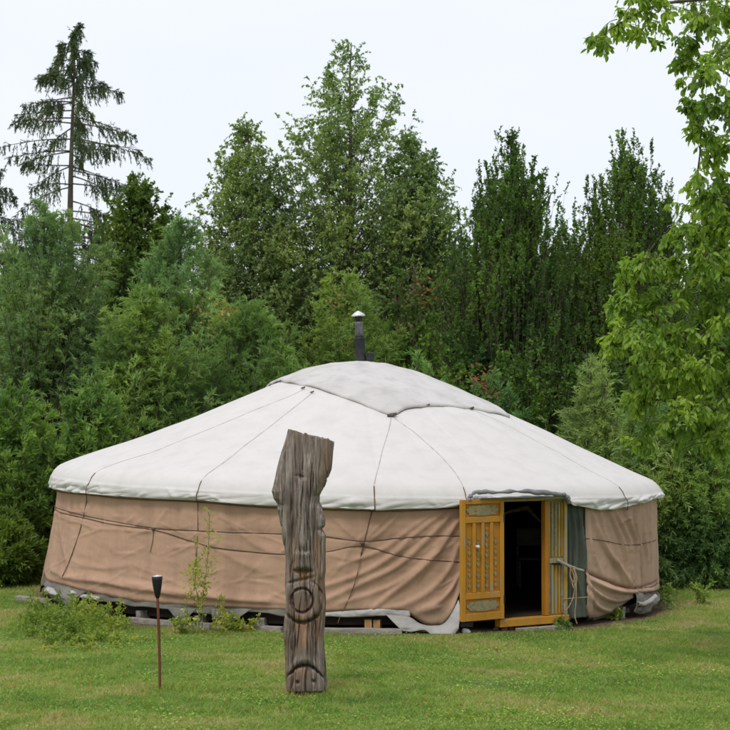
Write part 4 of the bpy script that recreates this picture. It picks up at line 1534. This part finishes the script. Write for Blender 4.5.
# ---- low shrubs
tree('leafy_shrub', 'bright narrow-leaved shrub at the left edge beside the tent', 'shrub', 26.5,
     [(388, 5, 30), (405, -15, 50), (440, -40, 62), (500, -55, 55), (560, -60, 40), (600, -50, 30)], 330, 'shrub', 51, spike=.3, low=.0)
tree('leafy_shrub', 'bright narrow-leaved shrub touching the left corner of the roof', 'shrub', 27.5,
     [(378, 90, 104), (395, 70, 120), (425, 50, 130), (470, 35, 135), (540, 30, 130), (600, 40, 120)], 300, 'shrub', 52, spike=.3, low=.0)
tree('leafy_shrub', 'shrub with withered rusty sprays just over the right slope of the roof', 'shrub', 28.5,
     [(375, 470, 485), (390, 452, 505), (420, 440, 522), (480, 430, 530), (600, 440, 520)], 240, 'shrub', 53, spike=.3, low=.0, mat='drooper',
     extra=[(479, 378, 6, 45, 'dryred'), (488, 395, 5, 25, 'dryred')])
tree('leafy_shrub', 'deep green low shrub over the right slope of the roof beside the rusty one', 'shrub', 29.0,
     [(352, 405, 420), (370, 385, 440), (400, 375, 455), (480, 370, 460), (600, 375, 455)], 200, 'willow', 54, spike=.3, low=.0, mat='drooper')
tree('willow_shrub', 'grey-green willow shrub with long upright shoots above the right roof slope', 'shrub', 27.2,
     [(356, 560, 566), (372, 548, 588), (395, 530, 610), (430, 515, 622), (500, 510, 630), (600, 520, 620)], 300, 'willow', 55, spike=.4, low=.0)
tree('willow_shrub', 'grey-green willow shrub behind the right corner of the roof', 'shrub', 26.6,
     [(392, 640, 650), (410, 618, 675), (440, 600, 695), (500, 598, 700), (600, 605, 690)], 300, 'willow', 56, spike=.35, low=.0)
tree('drooping_shrub', 'dark shrub with drooping needle-like sprays right of the tent', 'shrub', 26.4,
     [(425, 690, 710), (450, 668, 735), (490, 658, 750), (540, 655, 760), (590, 662, 755), (602, 670, 745)], 420, 'drooper', 57, spike=.2, low=.0)
tree('drooping_shrub', 'drooping needle-like shrub cut off by the right edge of the photo', 'shrub', 27.4,
     [(400, 735, 760), (440, 710, 785), (520, 700, 800), (602, 710, 790)], 300, 'drooper', 58, spike=.2, low=.0)
tree('leafy_shrub', 'low dark shrub at the foot of the left bushes by the tent wall', 'shrub', 25.6,
     [(520, -5, 15), (545, -20, 35), (575, -30, 40), (600, -30, 38)], 150, 'shrub', 59, spike=.25, low=.0, mat='olive')


# far trees that close the gaps, one built and the rest copied
def backdrop_trees():
    lab = 'dark broadleaf tree of the far row hidden behind the front trees'
    grp = 'far row of dark trees closing the background'
    r0 = tree('broadleaf_tree', lab, 'tree', 50,
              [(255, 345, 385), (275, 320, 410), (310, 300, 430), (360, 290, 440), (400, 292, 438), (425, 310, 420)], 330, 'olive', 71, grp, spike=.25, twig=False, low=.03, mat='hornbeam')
    S = 50 / FOC
    base = r0.location.copy()
    spots = [(-160, 52, 1.1), (-80, 49, 1.0), (20, 51, 1.05), (110, 49, 1.1), (215, 50, 1.02), (300, 52, 1.0), (450, 49, 1.0), (540, 51, 1.02), (630, 49, 1.0), (720, 51, 1.0), (810, 50, 1.05), (900, 52, 1.1)]
    for i, (px, dist, sc) in enumerate(spots):
        c = r0.copy(); COL.objects.link(c)
        c.location = (CAM[0] + (px - 365) * dist / FOC, CAM[1] + dist, base.z)
        c.rotation_euler = (0, 0, i * 1.3)
        c.scale = (sc, sc, sc)
        for ch in list(r0.children):
            k = ch.copy(); COL.objects.link(k); k.parent = c


backdrop_trees()


def bushes_behind():
    """low dense shrubs behind the others so that no daylight shows under the trees"""
    lab = 'dark understorey shrub in shade below the trees'
    grp = 'dark understorey shrubs'
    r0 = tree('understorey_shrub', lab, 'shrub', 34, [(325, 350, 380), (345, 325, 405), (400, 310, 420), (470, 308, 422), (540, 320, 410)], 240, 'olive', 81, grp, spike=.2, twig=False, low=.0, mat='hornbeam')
    base = r0.location.copy()
    for i, (px, dist, sc) in enumerate([(-60, 33, 1.0), (10, 35, 1.05), (75, 34, .95), (140, 35, 1.0), (205, 34, 1.0), (270, 34.5, 1.0), (440, 34, 1.0), (520, 33, .9), (600, 33, .9), (680, 32, .9), (750, 31, 1.0)]):
        c = r0.copy(); COL.objects.link(c)
        c.location = (CAM[0] + (px - 365) * dist / FOC, CAM[1] + dist, base.z)
        c.rotation_euler = (0, 0, i * 2.1)
        c.scale = (sc, sc, sc)
        for ch in list(r0.children):
            k = ch.copy(); COL.objects.link(k); k.parent = c


bushes_behind()


# ---- the near tree whose boughs hang in from the right
def near_tree():
    rng = np.random.default_rng(91)
    D0 = 17.5
    Y = CAM[1] + D0
    bx = 5.3
    gz = float(ground_z(bx, Y))
    tips = []
    # (px, py, spread px, count)
    clusters = [(597, 45, 14, 5), (622, 25, 20, 9), (650, 15, 20, 8), (640, 40, 14, 5), (690, 10, 20, 8), (715, 20, 20, 8), (690, 45, 16, 6), (678, 62, 12, 4), (708, 75, 16, 8), (700, 105, 14, 8), (722, 60, 14, 6), (722, 110, 16, 8),
                (648, 262, 9, 8), (630, 266, 8, 7), (728, 205, 12, 9), (702, 228, 14, 9), (725, 228, 14, 10), (708, 200, 10, 7), (735, 180, 12, 8), (640, 320, 12, 8), (725, 390, 20, 12), (705, 420, 18, 10), (722, 440, 16, 8), (612, 345, 7, 6), (622, 300, 9, 7), (645, 380, 14, 9), (675, 345, 20, 14), (700, 360, 20, 12), (660, 325, 14, 9), (690, 410, 18, 10), (700, 260, 18, 12), (715, 300, 20, 12), (692, 130, 10, 4), (716, 155, 14, 6), (700, 178, 10, 3), (725, 185, 12, 4),
                (705, 215, 18, 8), (680, 240, 16, 6), (720, 245, 22, 12), (652, 266, 10, 5), (630, 270, 8, 4), (675, 268, 8, 3), (640, 295, 12, 6), (625, 320, 10, 6), (617, 340, 8, 5), (640, 335, 12, 7), (655, 350, 14, 8),
                (665, 310, 14, 7), (690, 290, 20, 11), (720, 300, 22, 12), (700, 335, 24, 13), (725, 355, 20, 10), (680, 365, 20, 11), (655, 385, 16, 8), (700, 390, 22, 12), (640, 405, 12, 6), (665, 425, 16, 8), (725, 410, 20, 10), (690, 430, 18, 8), (640, 440, 12, 4), (708, 450, 16, 5),
                (745, 150, 25, 12), (750, 250, 30, 16), (750, 350, 30, 16), (755, 50, 30, 14), (770, 420, 30, 10), (800, 200, 40, 20), (800, 320, 40, 20), (800, 80, 40, 18)]
    P0 = []; P1 = []; P2 = []
    # main boughs, from the trunk outwards
    mains = [[(bx, Y, 5.2), PTD(790, -10, D0), PTD(715, -2, D0 - .3), PTD(655, 6, D0 - .3), PTD(612, 28, D0 - .2)],
             [(bx, Y, 4.2), PTD(780, 130, D0), PTD(735, 80, D0 + .3), PTD(705, 62, D0 + .3)],
             [(bx, Y, 3.6), PTD(790, 215, D0), PTD(735, 205, D0), PTD(700, 190, D0 - .2), PTD(700, 150, D0 - .2)],
             [(bx, Y, 2.8), PTD(790, 300, D0), PTD(740, 290, D0 + .5), PTD(700, 280, D0 + .6), PTD(662, 268, D0 + .6)],
             [(bx, Y, 2.2), PTD(790, 370, D0), PTD(725, 350, D0 + .4), PTD(670, 335, D0 + .5), PTD(628, 330, D0 + .5)],
             [(bx, Y, 1.9), PTD(780, 430, D0), PTD(730, 415, D0), PTD(690, 400, D0), PTD(655, 400, D0)],
             [(bx, Y, 3.2), PTD(830, 260, D0 - 1.2), PTD(790, 200, D0 - 1.6)]]
    mp = [smooth_path([np.array(q, float) for q in m_], 8) for m_ in mains]
    allm = np.concatenate(mp)
    thick = [tubes(m_[None], np.linspace(.034, .008, len(m_))[None], 7) for m_ in mp]
    for px, py, sp, n in clusters:
        c = PTD(px, py, D0 + rng.normal() * .6)
        dd = np.linalg.norm(allm - c, axis=1) - .06 * (allm[:, 0] - c[0])
        A = allm[int(np.argmin(dd))]
        P0.append(A); P1.append((A + c) / 2 + np.array([0, 0, .12 * abs(c[0] - A[0]) + .03])); P2.append(c)
        for k in range(n):
            t = c + rng.normal(size=3) * np.array([sp, sp * 1.7, sp * .85]) * D0 / FOC * .75
            s = c + (A - c) * min(1, .22 / max(np.linalg.norm(A - c), .05)) * rng.random() + rng.normal(size=3) * .04
            m = (s + t) / 2 + np.array([0, 0, .16 * np.linalg.norm(t - s)])
            P0.append(s); P1.append(m); P2.append(t)
    P0, P1, P2 = (np.array(q, float) for q in (P0, P1, P2))
    (bV, bF), (tV, tF), (lV, lF, rnd) = grow(P0, P1, P2, rng, 7, 6, .15, (.078, .037), (.7, .8, (0, 0, -.1)), .4, .3, (.5, .6, (0, 0, -.65)), .0055, .0022, nrm_up=.9, fold=.12)
    # rounder leaves: turn every four-cornered leaf into a six-cornered one
    q = lV.reshape(-1, 4, 3); B, L_, T_, R_ = q[:, 0], q[:, 1], q[:, 2], q[:, 3]
    ax_ = T_ - B
    mid = (L_ + R_) / 2
    hs = (L_ - R_) / 2
    b1 = B + ax_ * .26; b2 = B + ax_ * .66
    up_ = mid - (B + ax_ * .45)
    six = np.stack([B, b1 + hs * .82 + up_, b2 + hs * .85 + up_, T_, b2 - hs * .85 + up_, b1 - hs * .82 + up_], 1)
    nL = len(six)
    base = np.arange(nL)[:, None] * 6
    F6 = np.concatenate([base + np.array([[0, 1, 2, 3]]), base + np.array([[0, 3, 4, 5]])], 0)
    rnd = np.concatenate([rnd, rnd]); lV = six.reshape(-1, 3); lF = F6
    root = empty('walnut_tree', (bx, Y, gz), 'near tree reaching in from the right edge with drooping yellow-green leaves', 'tree')
    hz = np.linspace(gz - .1, 8.2, 14)
    tp = np.stack([bx + .08 * np.sin(hz), np.full(14, Y), hz], -1)
    V, F = joinVF([tubes(tp[None], (.2 * (1 - .9 * (hz - gz) / 8.3))[None], 12), (bV, bF), (tV, tF)] + thick)
    link('trunk', np_mesh('walnut_trunk', V, F), M['bark'], root, True)
    link('crown', np_mesh('walnut_crown', lV, lF, {'rnd': rnd}), M['walnut'], root)


near_tree()


# ---- small plants
def plant(name, label, px, py, h_px, n_stem, leaf, mat, seed, spread=.06, K=18, lean=0.0, cat='plant', group=None, topleaf=None, droop=.2, tl=.10, at=None, M_=7):
    rng = np.random.default_rng(seed)
    g = gp(px, py) if at is None else at
    S = (g[1] - CAM[1]) / FOC
    h = h_px * S
    P0 = g + rng.normal(size=(n_stem, 3)) * np.array([spread, spread, 0]) * .4
    P0[:, 2] = g[2] - .01
    P2 = P0 + np.stack([rng.normal(size=n_stem) * spread + lean * h, rng.normal(size=n_stem) * spread, h * (.6 + .4 * rng.random(n_stem))], -1)
    P2[0, 2] = P0[0, 2] + h
    P1 = (P0 + P2) / 2 + rng.normal(size=(n_stem, 3)) * .02
    (bV, bF), (tV, tF), (lV, lF, rnd) = grow(P0, P1, P2, rng, M_, K, tl, leaf, (.3, .9, (0, 0, .1)), droop, .15, (.5, .8, (0, 0, -.1)), .004, .0018, nrm_up=1.0)
    root = empty(name, tuple(g), label, cat, group)
    V, F = joinVF([(bV, bF), (tV, tF)])
    link('stem', np_mesh(name + '_stem', V, F), M['stem'], root, True)
    link('leaves', np_mesh(name + '_leaves', lV, lF, {'rnd': rnd}), M[mat], root)


def tall_herb():
    rng = np.random.default_rng(5)
    g = gp(201, 634)
    Y = g[1]
    root = empty('tall_herb', tuple(g), 'tall thin yellow-green herb standing against the tan wall right of the torch', 'plant')
    stems = [[(199, 634), (198, 600), (193, 575), (196, 560), (194, 535)], [(202, 634), (203, 600), (207, 565), (209, 535), (209, 515), (206, 508)], [(212, 634), (214, 615), (219, 600), (220, 596)], [(196, 634), (188, 615), (187, 600), (190, 590)]]
    Vs = []
    pos = []; dd = []
    for si, s in enumerate(stems):
        path = smooth_path([PT(a, b, Y - .02 * i) for i, (a, b) in enumerate(s)], 14)
        Vs.append(tubes(path[None], np.linspace(.006, .002, len(path))[None], 5))
        n = 230 if si == 1 else (190 if si == 0 else 50)
        for k in range(n):
            f = rng.random()
            # leaves crowd the middle of the plant
            if si < 2: f = np.clip(rng.normal() * .13 + (.36 if si == 1 else .5), .02, 1) if rng.random() < .86 else f
            p = path[int(f * (len(path) - 1))]
            a = rng.normal(size=3) * np.array([.035, .035, .02]) * (1.6 if .3 < f < .6 else .5)
            pos.append(p + a); dd.append(norm(a + rng.normal(size=3) * .02 + np.array([0, 0, .02])))
    pos = np.array(pos); dd = np.array(dd)
    lV, lF = leaf_geo(pos, dd, norm(rng.normal(size=pos.shape) + np.array([0, -.6, .8])), .065 * (.5 + .7 * rng.random(len(pos))), .026 * (.6 + .6 * rng.random(len(pos))))
    V, F = joinVF(Vs)
    link('stem', np_mesh('herb_stem', V, F), M['stem'], root, True)
    link('leaves', np_mesh('herb_leaves', lV, lF, {'rnd': rng.random(len(pos))}), M['herb'], root)


tall_herb()
WP = [(233, 631, 18, 5, 'leafy yellow-green weed below the larger grey flap', 'herb'), (247, 632, 16, 5, 'round-leaved pale weed on the plank just left of the carved post', 'herb'),
      (221, 636, 28, 3, 'thin weed just right of the tall herb', 'herb'), (180, 634, 20, 5, 'weed tuft between torch and tall herb', 'weed'),
      (122, 616, 34, 5, 'upright weed at the right end of the weed bed', 'weed'), (563, 630, 14, 7, 'small dark green weed at the right corner of the door sill', 'weed'),
      (614, 620, 14, 7, 'dark green tuft at the foot of the right wall', 'weed'), (664, 610, 26, 6, 'bright weed at the right foot bundle of the tent', 'weed'), (700, 604, 22, 8, 'broad dark weed in the lawn below the drooping shrub', 'weed')]
for i, (px, py, h, n, lb, mt) in enumerate(WP):
    plant('weed_plant', lb, px, py, h, n, (.055, .032), mt, 200 + i, .07, 5, tl=.07, M_=8)


def weed_bed():
    rng = np.random.default_rng(44)
    pos = []; P0 = []; P2 = []
    for k in range(330):
        px = rng.normal() * 25 + 76; py = rng.normal() * 10 + 628
        if px > 150 or px < 3: px = 76 + rng.normal() * 18
        g = gp(px, np.clip(py, 606, 652))
        g[2] -= .01
        if math.hypot(g[0], g[1]) < 4.72: continue
        h = ((.05 + .36 * rng.random() ** 2.2) * (.4 + .6 * abs(math.sin(px * .12))) + .03) * (.5 if py > 640 else 1)
        P0.append(g); P2.append(g + np.array([rng.normal() * .07, rng.normal() * .07, h]))
    P0 = np.array(P0); P2 = np.array(P2); P1 = (P0 + P2) / 2
    (bV, bF), (tV, tF), (lV, lF, rnd) = grow(P0, P1, P2, rng, 8, 5, .09, (.055, .024), (.3, .9, (0, 0, .35)), .2, .2, (.5, .8, (0, 0, -.05)), .003, .0015, nrm_up=1.2)
    V, F = joinVF([(lV, lF)])
    o = link('weeds', np_mesh('weeds', V, F, {'rnd': rnd}), M['weed'])
    tag(o, 'bed of mixed leafy weeds in front of the left end of the tent', 'weeds', kind='stuff')


weed_bed()


# ---- grass
def grass():
    rng = np.random.default_rng(17)
    n0 = 900000
    y = -12.3 + rng.random(n0) * 17.3
    dist = y - CAM[1]
    half = dist * .245 + .7
    x = CAM[0] + (rng.random(n0) * 2 - 1) * half
    keep = rng.random(n0) < np.clip(half / (22 * .245) * np.clip((17.5 / dist) ** .8, .4, 1.2), 0, 1)
    r = np.hypot(x, y)
    keep &= r > 4.56
    keep &= ~((y > 0) & (np.abs(x) < 4.5))
    x, y = x[keep], y[keep]
    n = len(x)
    # length pattern
    def vn(x, y, s, o):
        return np.sin(x * s + 1.3 * np.sin(y * s * .8 + o)) * np.cos(y * s * 1.1 + 1.7 * np.sin(x * s * .7 + o * 2))
    pat = .5 + .25 * vn(x, y, 1.1, 1) + .25 * vn(x, y, 2.9, 2)
    tuft = .5 + .5 * vn(x, y, 9.0, 3)
    r = np.hypot(x, y)
    worn = sstep(4.45, 5.0, r + .25 * vn(x, y, 4, 5))
    # bare worn spots
    px = 365 + (x - CAM[0]) / (y - CAM[1]) * FOC
    k2 = rng.random(n) < (.25 + .75 * worn) * (.55 + .45 * pat)
    x, y, pat, tuft, worn = x[k2], y[k2], pat[k2], tuft[k2], worn[k2]
    n = len(x)
    nearp = np.exp(-(np.minimum(np.hypot(x + .44, y + 9.0), np.hypot(x + 1.85, y + 8.75)) / .22) ** 2)
    L = (.016 + .026 * pat + .075 * tuft ** 2.5 * rng.random(n) + .06 * nearp) * (.6 + .4 * worn) * (.6 + .7 * rng.random(n))
    z = ground_z(x, y) - .003
    a = rng.random(n) * 2 * PI
    lean = .25 + .55 * rng.random(n)
    d = norm(np.stack([np.cos(a) * lean, np.sin(a) * lean, np.ones(n)], -1))
    side = norm(np.cross(d, rdir(n, rng)))
    W = .003 + .006 * rng.random(n) ** 1.5
    p = np.stack([x, y, z], -1)
    V = np.stack([p - side * W[:, None], p + side * W[:, None], p + d * L[:, None] + np.stack([np.cos(a), np.sin(a), -.4 * np.ones(n)], -1) * (L * .25)[:, None]], 1).reshape(-1, 3)
    F = np.arange(3 * n).reshape(n, 3)
    o = link('grass', np_mesh('grass', V, F, {'rnd': rng.random(n)}), M['grass'])
    tag(o, 'short patchy lawn grass with dry yellow spots in front of the tent', 'grass', kind='stuff')
    # clover and broad little leaves
    n = 60000
    y = -12.2 + rng.random(n) ** 1.3 * 7.5
    half = (y - CAM[1]) * .245 + .5
    x = CAM[0] + (rng.random(n) * 2 - 1) * half
    cl = vn(x, y, 1.7, 7) + .5 * vn(x, y, 5, 9) + .9 * sstep(-9.5, -11.5, y)
    k = (cl > rng.random(n) * 1.6 - .45)
    x, y = x[k], y[k]; n = len(x)
    p = np.stack([x, y, ground_z(x, y) + .02 + .025 * rng.random(n)], -1)
    a = rng.random(n) * 2 * PI
    d = norm(np.stack([np.cos(a), np.sin(a), .1 + .3 * rng.random(n)], -1))
    lV, lF = leaf_geo(p, d, norm(rng.normal(size=(n, 3)) * .3 + [0, 0, 1]), .014 + .026 * rng.random(n) ** 2, .012 + .018 * rng.random(n) ** 2, .1)
    o = link('clover', np_mesh('clover', lV, lF, {'rnd': rng.random(n)}), M['clover'])
    tag(o, 'clover and small broad leaves mixed into the near lawn', 'clover', kind='stuff')


grass()

def litter():
    rng = np.random.default_rng(61)
    n = 500
    y = -11.8 + rng.random(n) * 7.4
    x = CAM[0] + (rng.random(n) * 2 - 1) * (y - CAM[1]) * .24
    p = np.stack([x, y, ground_z(x, y) + .025 + .02 * rng.random(n)], -1)
    a = rng.random(n) * 6.28
    d = norm(np.stack([np.cos(a), np.sin(a), .3 * rng.normal(size=n)], -1))
    lV, lF = leaf_geo(p, d, norm(rng.normal(size=(n, 3)) * .5 + [0, 0, 1]), .03 + .03 * rng.random(n), .015 + .015 * rng.random(n), .25)
    o = link('fallen_leaves', np_mesh('fallen_leaves', lV, lF, {'rnd': rng.random(n)}), M['dry'])
    tag(o, 'scattered small dry leaves lying in the lawn', 'leaves', kind='stuff')


litter()

# ------------------------------------------------------------------ light
SUN_EL, SUN_AZ = 58, 205        # from behind the camera, a little left; azimuth clockwise from +Y
w = bpy.data.worlds.new('World'); scene.world = w
w.use_nodes = True
nt = w.node_tree; nt.nodes.clear(); N = NT(nt)
sky = N.n('ShaderNodeTexSky', sky_type='NISHITA', sun_disc=False)
sky.sun_elevation = math.radians(SUN_EL)
sky.sun_rotation = math.radians(SUN_AZ)
cl = N.noise(N.n('ShaderNodeMapping', ins={'Vector': N.n('ShaderNodeTexCoord').outputs['Generated'], 'Scale': (1, 1, 2.5)}).outputs[0], 2.2, 4, .5)
cloud = N.ramp(cl, [(.3, (.715, .765, .845)), (.7, (.80, .825, .868))])
cloud = N.mix(1.0, cloud, (10, 10, 10), 'MULTIPLY')
col = N.mix(.93, sky.outputs[0], cloud)
bg = N.n('ShaderNodeBackground', ins={'Color': col, 'Strength': .1})
o = N.n('ShaderNodeOutputWorld'); nt.links.new(bg.outputs[0], o.inputs[0])

sd = bpy.data.lights.new('sun', 'SUN'); sd.energy = 1.5; sd.angle = math.radians(14); sd.color = (1, .97, .92)
so = bpy.data.objects.new('sun', sd); COL.objects.link(so)
az = math.radians(SUN_AZ); el = math.radians(SUN_EL)
dirv = Vector((math.sin(az) * math.cos(el), math.cos(az) * math.cos(el), math.sin(el)))
so.rotation_euler = dirv.to_track_quat('Z', 'Y').to_euler()
so.location = dirv * 40

cd = bpy.data.cameras.new('camera'); co = bpy.data.objects.new('camera', cd); COL.objects.link(co)
cd.sensor_width = 36; cd.lens = 36 * FOC / 730; cd.clip_end = 2000; cd.clip_start = .1
co.location = tuple(CAM); co.rotation_euler = (PI / 2 + PITCH, 0, 0)
cd.dof.use_dof = True; cd.dof.focus_distance = 18.5; cd.dof.aperture_fstop = 6.3
scene.camera = co

vs = scene.view_settings
vs.view_transform = 'Standard'; vs.look = 'None'; vs.gamma = 1; vs.exposure = 0.3; vs.use_curve_mapping = False
cy = scene.cycles
cy.max_bounces = 8; cy.diffuse_bounces = 6; cy.glossy_bounces = 2; cy.transmission_bounces = 4; cy.transparent_max_bounces = 4
cy.caustics_reflective = False; cy.caustics_refractive = False
cy.use_denoising = True
